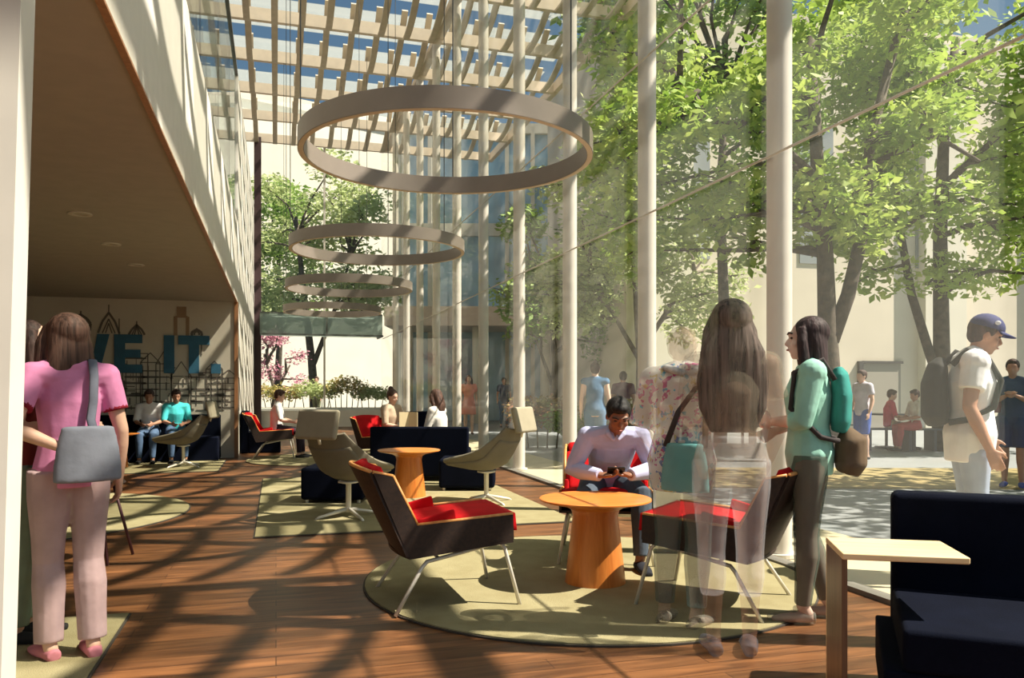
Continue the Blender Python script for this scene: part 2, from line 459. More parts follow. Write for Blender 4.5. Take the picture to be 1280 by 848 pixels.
def E_(x0, x1): return [rect(x0, x0+sw, zb, zt), rect(x0+sw, x1, zt-H*0.22, zt), rect(x0+sw, x1-0.03, zb+H*0.40, zb+H*0.61), rect(x0+sw, x1, zb, zb+H*0.22)]
def T_(x0, x1):
    m = (x0+x1)/2
    return [rect(x0, x1, zt-H*0.24, zt), rect(m-sw/2, m+sw/2, zb, zt-H*0.24)]
for P in (L_(wx(36), wx(66)), I_(wx(74)), V_(wx(94), wx(137)), E_(wx(143), wx(178)), I_(wx(205)), T_(wx(223), wx(262)), [rect(wx(264), wx(276), zb, zb+sw)]):
    obj('letter', letter(P), M_TEAL, mu)
bm = BM(); bt = BM()
R = random.Random(3)
def seg(b, x0, z0, x1, z1, w=0.012):
    a = math.atan2(z1-z0, x1-x0); nx, nz = -math.sin(a)*w, math.cos(a)*w
    prism(b, [(x0-nx, z0-nz), (x1-nx, z1-nz), (x1+nx, z1+nz), (x0+nx, z0+nz)], -0.008, 0.0, 'xz')
def outline(b, pts, w=0.012, close=False):
    for p, q in zip(pts, pts[1:]+([pts[0]] if close else [])): seg(b, *p, *q, w)
# towers with windows
x = wx(40)
ZB = 0.86
while x < wx(290):
    wdt = R.uniform(0.16, 0.42); top = R.uniform(1.35, 1.95) if x < wx(240) else R.uniform(1.2, 1.7)
    outline(bm, [(x, ZB), (x, top), (x+wdt, top), (x+wdt, ZB)], 0.008)
    nz = int((top-ZB)/0.11)
    for r in range(nz):
        if R.random() < 0.75: seg(bm, x+0.03, ZB+0.06+r*0.11, x+wdt-0.03, ZB+0.06+r*0.11, R.choice((0.006, 0.012, 0.018)))
    for r in range(int(wdt/0.09)):
        if R.random() < 0.5: seg(bm, x+0.04+r*0.09, ZB+0.1, x+0.04+r*0.09, top-0.06, 0.005)
    if R.random() < 0.4:
        outline(bm, [(x, top), (x+wdt/2, top+R.uniform(0.1, 0.3)), (x+wdt, top)], 0.008)
    x += wdt*R.uniform(0.7, 1.0)
def spire(px, w, zbase, ztop, style):
    cx = wx(px); h = ztop-zbase
    if style == 'dome':
        pts = [(cx-w, zbase), (cx-w*1.1, zbase+h*.35), (cx-w*.7, zbase+h*.6), (cx, zbase+h*.8), (cx+w*.7, zbase+h*.6), (cx+w*1.1, zbase+h*.35), (cx+w, zbase)]
        outline(bm, pts, 0.022); outline(bm, [(cx-w*.5, zbase+h*.1), (cx-w*.5, zbase+h*.4), (cx, zbase+h*.55), (cx+w*.5, zbase+h*.4), (cx+w*.5, zbase+h*.1)], 0.014); seg(bm, cx, zbase+h*.8, cx, ztop, 0.012)
        seg(bm, cx-w, zbase, cx-w, zbase-0.35, .01); seg(bm, cx+w, zbase, cx+w, zbase-.35, .01)
    else:
        outline(bm, [(cx-w, zbase), (cx-w*.6, zbase+h*.4), (cx, zbase+h*.72), (cx+w*.6, zbase+h*.4), (cx+w, zbase)], 0.018)
        for q in (.3, .6): outline(bm, [(cx-w*q, zbase), (cx, zbase+h*.5*q+.1), (cx+w*q, zbase)], 0.010)
        seg(bm, cx, zbase+h*.7, cx, ztop, 0.009)
for _ in range(150):
    xx = R.uniform(wx(40), wx(286)); zz = R.uniform(ZB, 1.45+.35*R.random()); ww = R.uniform(.05, .2)
    if R.random() < .55: seg(bm, xx, zz, xx+ww, zz, R.choice((.004, .008, .016)))
    else: seg(bm, xx, zz, xx, zz+ww*.8, R.choice((.004, .007, .012)))
spire(101, 0.14, 2.28, 2.62, 'dome'); spire(136, 0.17, 2.24, 2.74, 'spire'); spire(171, 0.13, 2.22, 2.46, 'spire')
spire(246, 0.08, 2.22, 2.36, 'dome'); seg(bm, wx(149), 2.2, wx(149), 2.5, .01)
obj('skyline_drawing', bm, M_INK, mu)
cx = wx(227)
box(bt, cx-.13, cx-.07, -.01, 0, 2.22, 2.56); box(bt, cx+.07, cx+.13, -.01, 0, 2.22, 2.56); box(bt, cx-.08, cx+.08, -.011, 0, 2.56, 2.74); box(bt, cx-.1, cx+.1, -.012, 0, 2.54, 2.575)
obj('clock_tower_drawing', bt, M_TAN, mu)

# soffit downlights
for (px, py), lb in zip(((100, 267), (139, 305), (170, 331)), ('recessed soffit downlight nearest the camera', 'middle of the three recessed soffit downlights', 'recessed soffit downlight farthest from the camera')):
    D = 1600.0/(487-py); p = at(px, D, 2.85)
    t = thing('downlight', lb, 'ceiling light', p, 0, 'recessed downlights in the soffit')
    bm = BM(); lathe(bm, [(0.065, 0), (0.10, 0), (0.10, -0.012), (0.065, -0.012), (0.065, 0)], 24); obj('trim_ring', bm, mat('downlight_white', (0.6, 0.55, 0.45), 0.5), t)
    bm = BM(); lathe(bm, [(0, -0.004), (0.064, -0.004), (0.064, -0.001), (0, -0.001)], 24); obj('lens', bm, mat('downlight_lens', (0.5, 0.45, 0.35), 0.3), t)

# ================================================================== rugs
def rug(name, poly, label, group=None):
    xs = [p[0] for p in poly]; cx = sum(xs)/len(xs); cy = sum(p[1] for p in poly)/len(poly)
    t = thing(name, label, 'rug', (cx, cy, 0), 0, group)
    P = [(a-cx, b-cy) for a, b in poly]
    bm = BM(); prism(bm, P, 0.003, 0.016, 'xy'); obj('pile', bm, M_RUG, t)
    bm = BM(); prism(bm, [(a*1.008, b*1.008) for a, b in P], 0.001, 0.010, 'xy'); obj('binding', bm, M_RUGEDGE, t)
    return t
def circ(cx, cy, r, n=72): return [(cx+r*math.cos(2*PI*k/n), cy+r*math.sin(2*PI*k/n)) for k in range(n)]
rug('round_rug', circ(1.97, 4.96, 1.44), 'round olive rug under the front orange table and red chairs')
rug('rectangular_rug', [(-0.17, 7.05), (2.72, 7.05), (2.72, 11.6), (-0.17, 11.6)], 'rectangular olive rug under the pair of taupe swivel chairs')
rug('round_rug', circ(-2.62, 8.9, 1.75), 'round olive rug behind the woman in pink')
rug('rectangular_rug', [(-3.6, 2.6), (-0.78, 2.6), (-0.78, 4.84), (-3.6, 4.84)], 'olive rug under the two women at the left')
rug('rectangular_rug', [(-5.5, 12.9), (-0.85, 12.9), (-0.85, 14.9), (-5.5, 14.9)], 'olive rug in front of the navy bench under the mural')
rug('round_rug', circ(0.75, 14.6, 1.25), 'small round olive rug under the far red chair')
rug('rectangular_rug', [(1.0, 13.0), (3.2, 13.0), (3.2, 17.2), (1.0, 17.2)], 'far olive rug under the navy sofa group')

# ================================================================== ring pendants
XC = 1.36
rings = [(6.62, 'largest looking ring pendant, nearest of the four'), (11.12, 'second ring pendant from the camera'), (15.4, 'third ring pendant from the camera, above the far one'), (20.0, 'smallest looking ring pendant, farthest of the four')]
first = None
for D, lb in rings:
    y = (D-ST*XC)/CT
    if first is None:
        first = thing('ring_pendant', lb, 'pendant light', (XC, y, 3.16), 0, 'ring pendants hung in a row')
        bm = BM(); lathe(bm, [(1.15, 0), (1.20, 0), (1.20, 0.155), (1.15, 0.155), (1.15, 0)], 96); obj('ring_band', bm, M_RING, first)
        e_ = first.children[0].modifiers.new('e', 'EDGE_SPLIT'); e_.split_angle = 0.6
        for p in first.children[0].data.polygons: p.use_smooth = abs(p.normal.z) < 0.5
        bm = BM(); lathe(bm, [(1.155, -0.004), (1.195, -0.004), (1.195, 0.002), (1.155, 0.002), (1.155, -0.004)], 96); obj('diffuser', bm, mat('ring_lens', (0.70, 0.58, 0.42), 0.5), first)
        for a in (PI*0.99, PI*0.42, -PI*0.28):
            bm = BM(); tube(bm, [(1.175*math.cos(a), 1.175*math.sin(a), 0.155), (1.175*math.cos(a), 1.175*math.sin(a), ZR-0.22-3.16)], 0.006, 6); obj('cable', bm, M_CABLE, first)
    else:
        c = copy_tree(first, None, lb); c.location = (XC, y, 3.16)
# ================================================================== people
def V(*a): return Vector(a)
SKIN = {}
def skin(name, col, a=1.0): return mat('skin_'+name, col, 0.55, var=0.05, vscale=9, alpha=a)

def hand(bm, wrist, fwd, nrm, side, curl=0.35, s=1.0, thumb_in=0.5):
    """palm + 4 fingers + thumb. fwd: towards fingertips, nrm: palm normal (palm side), side: thumb side unit vector"""
    f = Vector(fwd).normalized(); n = Vector(nrm); n = (n-f*n.dot(f)).normalized()
    t = Vector(side); t = (t-f*t.dot(f)-n*t.dot(n)).normalized()
    w = Vector(wrist)
    tube(bm, [w-f*0.01*s, w+f*0.03*s, w+f*0.065*s, w+f*0.088*s], [0.026*s, 0.036*s, 0.041*s, 0.039*s], 10, lat=t, flat=[0.019*s, 0.017*s, 0.014*s, 0.011*s])
    for k, (off, ln) in enumerate(((0.031, 0.072), (0.0105, 0.080), (-0.0105, 0.074), (-0.031, 0.058))):
        base = w+f*(0.083-0.004*abs(k-1))*s+t*off*s
        d = f+t*off*1.6; d.normalize(); ang = curl*(0.85+0.12*k); p = base; pts = [p-d*0.02*s]
        pts.append(p)
        for j, q in enumerate((0.46, 0.30, 0.24)):
            a = ang*(j+0.6); dd = d*math.cos(a)+n*math.sin(a)
            p = p+dd*ln*q*s; pts.append(p)
        tube(bm, pts, [0.0090*s, 0.0092*s, 0.0086*s, 0.0078*s, 0.0062*s], 8)
    b = w+f*0.022*s+t*0.024*s; d = (f*0.62+t*0.75+n*thumb_in*0.5).normalized()
    e = b+d*0.040*s; d2 = (f*0.9+t*0.30+n*thumb_in*0.7).normalized(); g = e+d2*0.034*s
    tube(bm, [b-d*0.012*s, b, e, g, g+d2*0.012*s], [0.015*s, 0.0145*s, 0.0115*s, 0.0098*s, 0.006*s], 8)

STAND = dict(ankleL=(-.095, -.02, .085), ankleR=(.095, -.02, .085), kneeL=(-.09, .02, .48), kneeR=(.09, .02, .48),
             hipL=(-.088, 0, .89), hipR=(.088, 0, .89), pelvis=(0, 0, .93), waist=(0, .005, 1.07), chest=(0, .01, 1.25), neck=(0, -.01, 1.42),
             shL=(-.165, -.01, 1.375), shR=(.165, -.01, 1.375), elL=(-.215, -.03, 1.10), elR=(.215, -.03, 1.10),
             wrL=(-.225, .06, .87), wrR=(.225, .06, .87), head=(0, .025, 1.555))

def person(label, loc, rz, H=1.7, pose=None, top=None, pants=None, skirt=None, hair=None, shoes=None, skincol=('light', (0.62, 0.38, 0.27)), a_skin=1.0,
           head_rot=(0, 0, 0), voxel=0.012, handdir=None, curl=0.4, build=1.0, group=None, toe=None, face=True, cat='person', sc_hand=1.0, body_label=None):
    s = H/1.70
    J = dict(STAND)
    if pose: J.update(pose)
    J = {k: Vector(v)*s for k, v in J.items()}
    root = thing('person', label, cat, loc, rz, group)
    X = Vector((1, 0, 0)); B = build
    sx = (J['shR']-J['shL']).normalized(); hx = (J['hipR']-J['hipL']).normalized()
    up = (J['neck']-J['chest']).normalized()
    def torso(bm, g=0.0, lo=-0.10, hi=True, sc=1.0):
        P = [J['pelvis']-(J['waist']-J['pelvis']).normalized()*(-lo)*s if lo else J['pelvis'], J['pelvis'], J['waist'], J['chest'], J['chest'].lerp(J['neck'], .62)]
        rx = [.135*B, .165*B, .128*B, .150*B, .135*B]; ry = [.10*B, .115*B, .092*B, .112*B, .078*B]
        if hi: P.append(J['neck']); rx.append(.060); ry.append(.056)
        rx = [r*s+g for r in rx]; ry = [r*s+g for r in ry]
        tube(bm, P, rx, 16, lat=sx.lerp(hx, .4), flat=ry)
        for k in ('shL', 'shR'):
            ball(bm, J[k]+up*(-.005), .057*s*B+g)
            c = J['chest'].lerp(J['neck'], .62)
            tube(bm, [c, J[k]], [.072*s*B+g, .054*s*B+g], 10)
            tube(bm, [J['neck'], J[k]], [.045*s+g, .040*s*B+g], 8)
    def arm(bm, sd, g=0.0, frac=2.0):
        A, E, W = J['sh'+sd], J['el'+sd], J['wr'+sd]
        pts = [A, A.lerp(E, .35), A.lerp(E, .8), E]; r = [.050, .048, .041, .038]
        if frac > 1: 
            for q, rr in ((.3, .040), (.7, .031), (1.0, .025)): 
                if q <= frac-1+1e-6 or (frac >= 1.95): pts.append(E.lerp(W, q)); r.append(rr)
        elif frac < 1: pts = [A, A.lerp(E, frac*.5), A.lerp(E, frac)]; r = [.052, .052, .050]
        if g: r = [x+.004 for x in r]
        tube(bm, pts, [x*s*B+g for x in r], 12)
    def leg(bm, sd, g=0.0, frac=2.0, flare=0.0, thin=1.0):
        Hh, K, A = J['hip'+sd], J['knee'+sd], J['ankle'+sd]
        back = Vector((0, -.012, 0))*s
        pts = [Hh+Vector((0, 0, .03)), Hh.lerp(K, .25), Hh.lerp(K, .7), K]; r = [.088, .085, .064, .056]
        if frac > 1:
            m = min(1.0, frac-1)
            for q, rr in ((.28, .058), (.6, .045), (1.0, .034)):
                if q < m: pts.append(K.lerp(A, q)+back*(1-q)); r.append(rr+flare*q)
                else: pts.append(K.lerp(A, m)); r.append(.058-.024*m+flare*m); break
        else:
            pts = [Hh+Vector((0, 0, .03)), Hh.lerp(K, frac*.5), Hh.lerp(K, frac)]; r = [.09, .085, .085-.02*frac]
        tube(bm, pts, [x*s*B*thin+g for x in r], 12)
    hr = (Matrix.Rotation(head_rot[1], 3, 'Z') @ Matrix.Rotation(head_rot[0], 3, 'X') @ Matrix.Rotation(head_rot[2], 3, 'Y'))
    HC = J['head']
    def hp(x, y, z): return HC+hr @ (Vector((x, y, z))*s)
    # ---- body: one continuous surface
    bm = BM()
    torso(bm)
    for sd in 'LR': arm(bm, sd); leg(bm, sd)
    tube(bm, [J['neck']-up*.02*s, J['neck'].lerp(HC, .45), hp(0, -.02, -.03)], [.054*s, .050*s, .052*s], 12)
    ball(bm, hp(0, -.012, .022), (.073*s, .090*s, .093*s), 18, hr)
    ball(bm, hp(0, .022, -.045), (.054*s, .062*s, .066*s), 14, hr)
    ball(bm, hp(0, .052, -.088), (.024*s, .024*s, .022*s), 10, hr)
    if voxel < 0.02:
        tube(bm, [hp(0, .070, .020), hp(0, .092, -.012), hp(0, .097, -.022), hp(0, .080, -.032)], [.008*s, .012*s, .015*s, .012*s], 8)
        tube(bm, [hp(-.05, .066, .030), hp(0, .082, .032), hp(.05, .066, .030)], .011*s, 8)
        tube(bm, [hp(-.024, .074, -.056), hp(0, .084, -.056), hp(.024, .074, -.056)], .009*s, 8)
        for q in (-1, 1):
            ball(bm, hp(q*.074, -.008, -.005), (.010*s, .018*s, .030*s), 8, hr)
            ball(bm, hp(q*.040, .052, -.025), (.022*s, .022*s, .022*s), 8, hr)
    for sd, q in (('L', -1), ('R', 1)):
        fw = (J['wr'+sd]-J['el'+sd]).normalized(); nrm = Vector((-q, 0.1, 0)); sdv = Vector((0, 1, 0.2))
        if handdir and sd in handdir: fw, nrm, sdv = [Vector(v) for v in handdir[sd]]
        hand(bm, J['wr'+sd], fw, nrm, sdv, curl, s*sc_hand)
        A = J['ankle'+sd]; td = Vector(toe[sd]) if toe and sd in toe else Vector((q*.12, 1, 0)); td.normalize()
        # foot
        tube(bm, [A+Vector((0, 0, .02))*s, A-td*.03*s-Vector((0, 0, .035))*s], [.034*s, .034*s], 8)
        fz = -.052*s
        tube(bm, [A-td*.055*s+Vector((0, 0, fz)), A+td*.0*s+Vector((0, 0, fz+.004*s)), A+td*.10*s+Vector((0, 0, fz-.004*s)), A+td*.16*s+Vector((0, 0, fz-.012*s))], [.026*s, .034*s, .040*s, .026*s], 10, lat=td.cross(Vector((0, 0, 1))), flat=[.022*s, .030*s, .024*s, .014*s])
    body = meshobj('body', bake(bm, voxel, 5 if voxel < .02 else 2, 'body'), skin(skincol[0]+('%d' % int(a_skin*100)), skincol[1], a_skin), root)
    vg = voxel*1.0
    # ---- clothing
    if top:
        m, fr, hem = top['m'], top.get('sleeve', 2.0), top.get('hem', -.10)
        bm = BM(); torso(bm, .013+top.get('loose', 0), hem, top.get('collar', False))
        if fr > 0:
            for sd in 'LR': arm(bm, sd, .010+top.get('loose', 0)*.6, fr)
        meshobj(top.get('name', 'shirt'), bake(bm, vg, 4, 'shirt'), m, root)
        if 'trim' in top:
            bm = BM()
            for sd in 'LR':
                A, E = J['sh'+sd], J['el'+sd]
                bm = BM(); tube(bm, [A.lerp(E, fr-.05), A.lerp(E, fr+.02)], .064*s*B, 16)
                obj('sleeve_trim', bm, top['trim'], root, smooth=True)
        if 'placket' in top:
            bm = BM()
            for q in (-1, 1):
                tube(bm, [J['neck']+Vector((q*.052, .0, .02))*s, J['neck']+Vector((q*.045, .055, -.005))*s, J['neck']+Vector((q*.012, .085, -.045))*s], [.022*s, .024*s, .010*s], 8)
            meshobj('collar', bake(bm, .006, 3, 'collar'), top['placket'], root)
    if pants:
        bm = BM(); fr = pants.get('frac', 1.95)
        P = [J['pelvis']-(J['waist']-J['pelvis'])*.35, J['pelvis'], J['pelvis'].lerp(J['waist'], .75)]
        tube(bm, P, [(.13*B*s)+.012, .165*B*s+.009, .142*B*s+.009], 16, lat=hx, flat=[.105*B*s+.012, .115*B*s+.009, .10*B*s+.009])
        for sd in 'LR': leg(bm, sd, .010+pants.get('loose', 0), fr, pants.get('flare', 0))
        meshobj(pants.get('name', 'trousers'), bake(bm, vg, 4, 'trousers'), pants['m'], root)
    if skirt:
        bm = BM(); d = (J['kneeL']+J['kneeR'])/2-J['pelvis']
        tube(bm, [J['pelvis'].lerp(J['waist'], .7), J['pelvis'], J['pelvis']+d*skirt.get('len', .8)*.5, J['pelvis']+d*skirt.get('len', .8)], [.145*s, .182*s, .20*s, .21*s], 20, lat=hx, flat=[.11*s, .13*s, .145*s, .155*s])
        meshobj('skirt', bake(bm, vg, 4, 'skirt'), skirt['m'], root)
    if shoes:
        for sd, q in (('L', -1), ('R', 1)):
            bm = BM(); A = J['ankle'+sd]; td = Vector(toe[sd]) if toe and sd in toe else Vector((q*.12, 1, 0)); td.normalize(); fz = -.050*s
            tube(bm, [A-td*.068*s+Vector((0, 0, fz)), A+Vector((0, 0, fz+.008*s)), A+td*.10*s+Vector((0, 0, fz-.001*s)), A+td*.185*s+Vector((0, 0, fz-.010*s))], [.034*s, .042*s, .047*s, .030*s], 12, lat=td.cross(Vector((0, 0, 1))), flat=[.032*s, .036*s, .030*s, .020*s])
            if shoes.get('high'): tube(bm, [A-Vector((0, 0, .03))*s, A+Vector((0, 0, shoes['high']))*s], [.046*s, .044*s], 12)
            meshobj('shoe', bake(bm, max(.008, vg), 3, 'shoe'), shoes['m'], root)
    if hair:
        m = hair['m']; st = hair.get('style', 'short'); bm = BM(); vo = hair.get('vol', 1.0)
        ball(bm, hp(0, -.026-.012*(vo-1)*10*.5, .040), (.083*s*vo, .092*s*(1+(vo-1)*.5), .090*s*(1+(vo-1)*.35)), 18, hr)
        if st == 'short':
            ball(bm, hp(0, .030, .085), (.062*s, .052*s, .036*s), 12, hr); ball(bm, hp(0, -.045, .0), (.075*s, .065*s, .07*s), 12, hr)
            for q in (-1, 1): ball(bm, hp(q*.066, .006, .030), (.016*s, .030*s, .036*s), 8, hr)
        if st == 'bun': ball(bm, hp(0, -.075, .12), .045*s, 10); ball(bm, hp(0, -.045, .0), (.075*s, .065*s, .07*s), 12, hr)
        if st == 'pony':
            ball(bm, hp(0, -.045, .0), (.075*s, .065*s, .07*s), 12, hr)
            tube(bm, [hp(0, -.09, .05), hp(0, -.14, -.02), hp(0, -.13, -.13), hp(0, -.12, -.2)], [.03*s, .035*s, .028*s, .01*s], 8)
        if st == 'long':
            Lh = hair.get('len', .35); wdt = hair.get('w', .10); b = -.055
            P = [hp(0, -.03, .04), hp(0, b, -.03), hp(0, b-.012, -.12)]
            q0 = P[-1]; dn = Vector((0, -.02, -1)); P += [q0+dn*(Lh-.12)*s*k for k in (.35, .7, 1.0)]
            tube(bm, P, [.082*s*vo, .092*s*vo, wdt*s, wdt*1.12*s, wdt*1.05*s, wdt*.70*s], 16, lat=(hr @ Vector((1, 0, 0))), flat=[.085*s, .066*s, .055*s, .046*s, .038*s, .022*s])
            for q in (-1, 1):
                tube(bm, [hp(q*.062, .012, .06), hp(q*.084*vo, .016, -.02), hp(q*.090*vo, .006, -.11), hp(q*.095*vo, -.0, -.11)-Vector((0, 0, (Lh-.2)*.7))*s], [.030*s, .030*s, .034*s, .016*s], 8)
        me = bake(bm, max(.007, vg*.8), 2, 'hair')
        meshobj('hair', me, m, root)
    if face and voxel < 0.012:
        for q in (-1, 1):
          bm = BM(); ball(bm, hp(q*.031, .071, .010), (.013*s, .008*s, .007*s), 10, hr)
          obj('eye', bm, mat('eye_dark', (0.06, 0.035, 0.03), 0.3), root, smooth=True)
        for q in (-1, 1):
          bm = BM(); tube(bm, [hp(q*.014, .090, .033), hp(q*.034, .084, .040), hp(q*.052, .068, .034)], .005*s, 6)
          obj('eyebrow', bm, mat('brow_dark', (0.03, 0.018, 0.014), 0.8), root, smooth=True)
        bm = BM(); tube(bm, [hp(-.020, .083, -.056), hp(0, .092, -.055), hp(.020, .083, -.056)], [.003*s, .006*s, .003*s], 8)
        obj('lips', bm, mat('lip_tone', (0.35, 0.12, 0.10), 0.5), root, smooth=True)
    root['_J'] = 0
    del root['_J']
    return root, J, hp, s

def cloth(name, col, a=1.0, var=0.10, **k): return mat('cloth_'+name, col, 0.85, var=var, vscale=7, bump=0.35, bscale=18, alpha=a, spec=0.2, **k)
def hairm(name, col, a=1.0):
    key = 'hair_'+name
    if key in MATS: return MATS[key]
    m = mat(key, col, 0.62, var=0.55, vscale=9, alpha=a, spec=0.25)
    nt = m.node_tree
    tc = next(n for n in nt.nodes if n.bl_idname == 'ShaderNodeTexCoord'); nz = next(n for n in nt.nodes if n.bl_idname == 'ShaderNodeTexNoise')
    mp = nt.nodes.new('ShaderNodeMapping'); mp.inputs['Scale'].default_value = (7, 7, .45)
    nt.links.new(tc.outputs['Object'], mp.inputs['Vector']); nt.links.new(mp.outputs['Vector'], nz.inputs['Vector'])
    b = next(n for n in nt.nodes if n.bl_idname == 'ShaderNodeBsdfPrincipled')
    bp = nt.nodes.new('ShaderNodeBump'); bp.inputs['Strength'].default_value = .6; bp.inputs['Distance'].default_value = .01
    nt.links.new(nz.outputs['Fac'], bp.inputs['Height']); nt.links.new(bp.outputs['Normal'], b.inputs['Normal'])
    return m
def floral(name, base, a=1.0):
    key = 'floral_'+name
    if key in MATS: return MATS[key]
    m, nt, out = nodes_of(key); N = nt.nodes.new; L = nt.links.new
    b = N('ShaderNodeBsdfPrincipled'); b.inputs['Roughness'].default_value = 0.85
    tc = N('ShaderNodeTexCoord'); v = N('ShaderNodeTexVoronoi'); v.inputs['Scale'].default_value = 26
    nz = N('ShaderNodeTexNoise'); nz.inputs['Scale'].default_value = 18
    L(tc.outputs['Object'], nz.inputs['Vector'])
    va = N('ShaderNodeMix'); va.data_type = 'RGBA'; va.inputs[0].default_value = .16; L(tc.outputs['Object'], va.inputs[6]); L(nz.outputs['Color'], va.inputs[7])
    L(va.outputs[2], v.inputs['Vector'])
    r = N('ShaderNodeValToRGB'); r.color_ramp.interpolation = 'CONSTANT'
    e = r.color_ramp.elements; e[0].position = 0.0; e[0].color = (0.55, 0.05, 0.25, 1); e[1].position = 0.2; e[1].color = (0.10, 0.45, 0.60, 1)
    for p, c in ((0.38, (0.12, 0.20, 0.50)), (0.5, (0.65, 0.50, 0.15)), (0.62, base)):
        q = e.new(p); q.color = (*c, 1)
    sp = N('ShaderNodeSeparateColor'); L(v.outputs['Color'], sp.inputs['Color']); L(sp.outputs['Red'], r.inputs['Fac'])
    mth = N('ShaderNodeMath'); mth.operation = 'LESS_THAN'; mth.inputs[1].default_value = 0.55; L(v.outputs['Distance'], mth.inputs[0])
    mx = N('ShaderNodeMix'); mx.data_type = 'RGBA'; L(mth.outputs[0], mx.inputs[0]); mx.inputs[6].default_value = (*base, 1); L(r.outputs['Color'], mx.inputs[7])
    L(mx.outputs[2], b.inputs['Base Color'])
    t = N('ShaderNodeBsdfTransparent'); ms = N('ShaderNodeMixShader'); ms.inputs['Fac'].default_value = a
    L(t.outputs['BSDF'], ms.inputs[1]); L(b.outputs['BSDF'], ms.inputs[2]); L(ms.outputs['Shader'], out.inputs['Surface'])
    MATS[key] = m; return m

RZC = PI-TH     # yaw of somebody facing the camera (local +Y towards it)
def rz_of(du, dD):  # facing direction given in camera lateral/depth terms
    x = ST*dD+CT*du; y = CT*dD-ST*du
    return math.atan2(-x, y)
def G(px, D):
    p = at(px, D, 0.0); return (p.x, p.y, 0.0)

SKL = ('light', (0.66, 0.40, 0.29)); SKT = ('tan', (0.42, 0.21, 0.13)); SKB = ('brown', (0.22, 0.095, 0.05)); SKP = ('pale', (0.74, 0.50, 0.40))
# ---- A: woman in pink, seen from behind
A_RZ = rz_of(-0.70, 0.71)
r, J, hp, s = person('woman in a pink tee seen from behind, with a grey shoulder bag', G(87, 3.72), A_RZ, 1.63,
    pose=dict(ankleL=(-.085, .02, .085), ankleR=(.085, -.06, .085), kneeL=(-.08, .05, .47), kneeR=(.085, .0, .47), elL=(-.27, -.10, 1.13), wrL=(-.08, -.20, 1.03), elR=(.225, -.04, 1.10), wrR=(.235, .02, .86), head=(-.01, .055, 1.545)),
    top=dict(m=cloth('pink', (0.68, 0.25, 0.46), 0.97), sleeve=0.62, trim=cloth('maroon_trim', (0.25, 0.015, 0.03))), pants=dict(m=cloth('mauve', (0.56, 0.40, 0.42), 0.78), flare=.018, loose=.008, frac=1.98),
    hair=dict(m=hairm('brown', (0.085, 0.045, 0.033)), style='long', len=.27, w=.12, vol=1.16), shoes=dict(m=cloth('pink_shoe', (0.60, 0.22, 0.27))), skincol=SKL, head_rot=(0.0, .25, 0), voxel=.0075,
    handdir={'L': ((.95, -.1, -.3), (0, -1, 0), (0, 0, 1))}, curl=.45, build=.90)
def strap_and_bag(root, J, s, shoulder, hipx, hipy, hipz, w, d, h, m, ms, name='bag', rz=0, path=None):
    bm = BM()
    Mx = Matrix.Translation((hipx, hipy, hipz)) @ rotz(rz)
    n = 8
    P = []
    for k in range(n+1):
        q = k/n; zz = -h/2+h*q; f = 1-.25*q**2; P.append((zz, f))
    tube(bm, [Mx @ Vector((0, 0, z)) for z, f in P], [w/2*f for z, f in P], 16, lat=Mx.to_3x3() @ Vector((1, 0, 0)), flat=[d/2*f for z, f in P])
    b = meshobj(name, bake(bm, .010, 8, name), m, root)
    A = Vector(shoulder)*s
    e1 = Mx @ Vector((w*.40, 0, h*.42)); e2 = Mx @ Vector((-w*.40, 0, h*.42))
    bm = BM()
    if path: tube(bm, [Vector(q)*s for q in path], .020, 8, lat=(1, 0, 0), flat=.007)
    else: tube(bm, [e1, A.lerp(e1, .45)+Vector((0, .035, 0)), A.lerp(e1, .1)+Vector((0, .05, .01)), A+Vector((0, 0, .055)), A.lerp(e2, .1)+Vector((0, -.06, 0)), A.lerp(e2, .45)+Vector((0, -.10, 0)), e2], .016, 8, lat=(1, 0, 0), flat=.006)
    obj('strap', bm, ms, root, smooth=True)
bagr = thing('shoulder_bag', 'grey fabric shoulder bag carried by the woman in pink', 'bag', G(87, 3.72))
bagr.rotation_euler = (0, 0, A_RZ)
strap_and_bag(bagr, J, s, (-.07, -.02, 1.40), .02, -.20, .96, .29, .11, .25, cloth('greybag', (0.22, 0.235, 0.29), 0.93), cloth('greystrap', (0.16, 0.17, 0.22)), path=[(.09, .02, 1.44), (.085, -.06, 1.445), (.075, -.115, 1.37), (.065, -.138, 1.25), (.055, -.132, 1.16), (.055, -.18, 1.10)])
# ---- B: woman half hidden by the pier
rB, J, hp, s = person('woman in a maroon top and green trousers, half hidden by the left pier', G(34, 3.98), rz_of(0.9, 0.25), 1.62,
    pose=dict(elR=(.22, .02, 1.12), wrR=(.12, .24, 1.10), elL=(-.21, .02, 1.11), wrL=(-.10, .24, 1.06)),
    top=dict(m=cloth('maroon', (0.20, 0.035, 0.03)), sleeve=0.5), pants=dict(m=cloth('green', (0.20, 0.27, 0.20), 0.80), flare=.01), hair=dict(m=hairm('darkbrown', (0.06, 0.035, 0.03)), style='long', len=.35, w=.10),
    shoes=dict(m=cloth('blackshoe', (0.02, 0.02, 0.02))), skincol=SKL, voxel=.008, handdir={'R': ((-.1, 1, .05), (-1, 0, 0), (0, .1, 1)), 'L': ((.2, 1, 0), (1, 0, 0), (0, .1, 1))}, head_rot=(.1, 0, 0))
bagB = thing('handbag', 'black handbag held by the woman in the maroon top', 'bag', G(34, 3.98)); bagB.rotation_euler = (0, 0, rz_of(0.9, 0.25))
strap_and_bag(bagB, J, s, (.14, .0, 1.38), .10, .22, .93, .26, .14, .26, cloth('black', (0.012, 0.011, 0.012)), cloth('black', (0.012, 0.011, 0.012)))

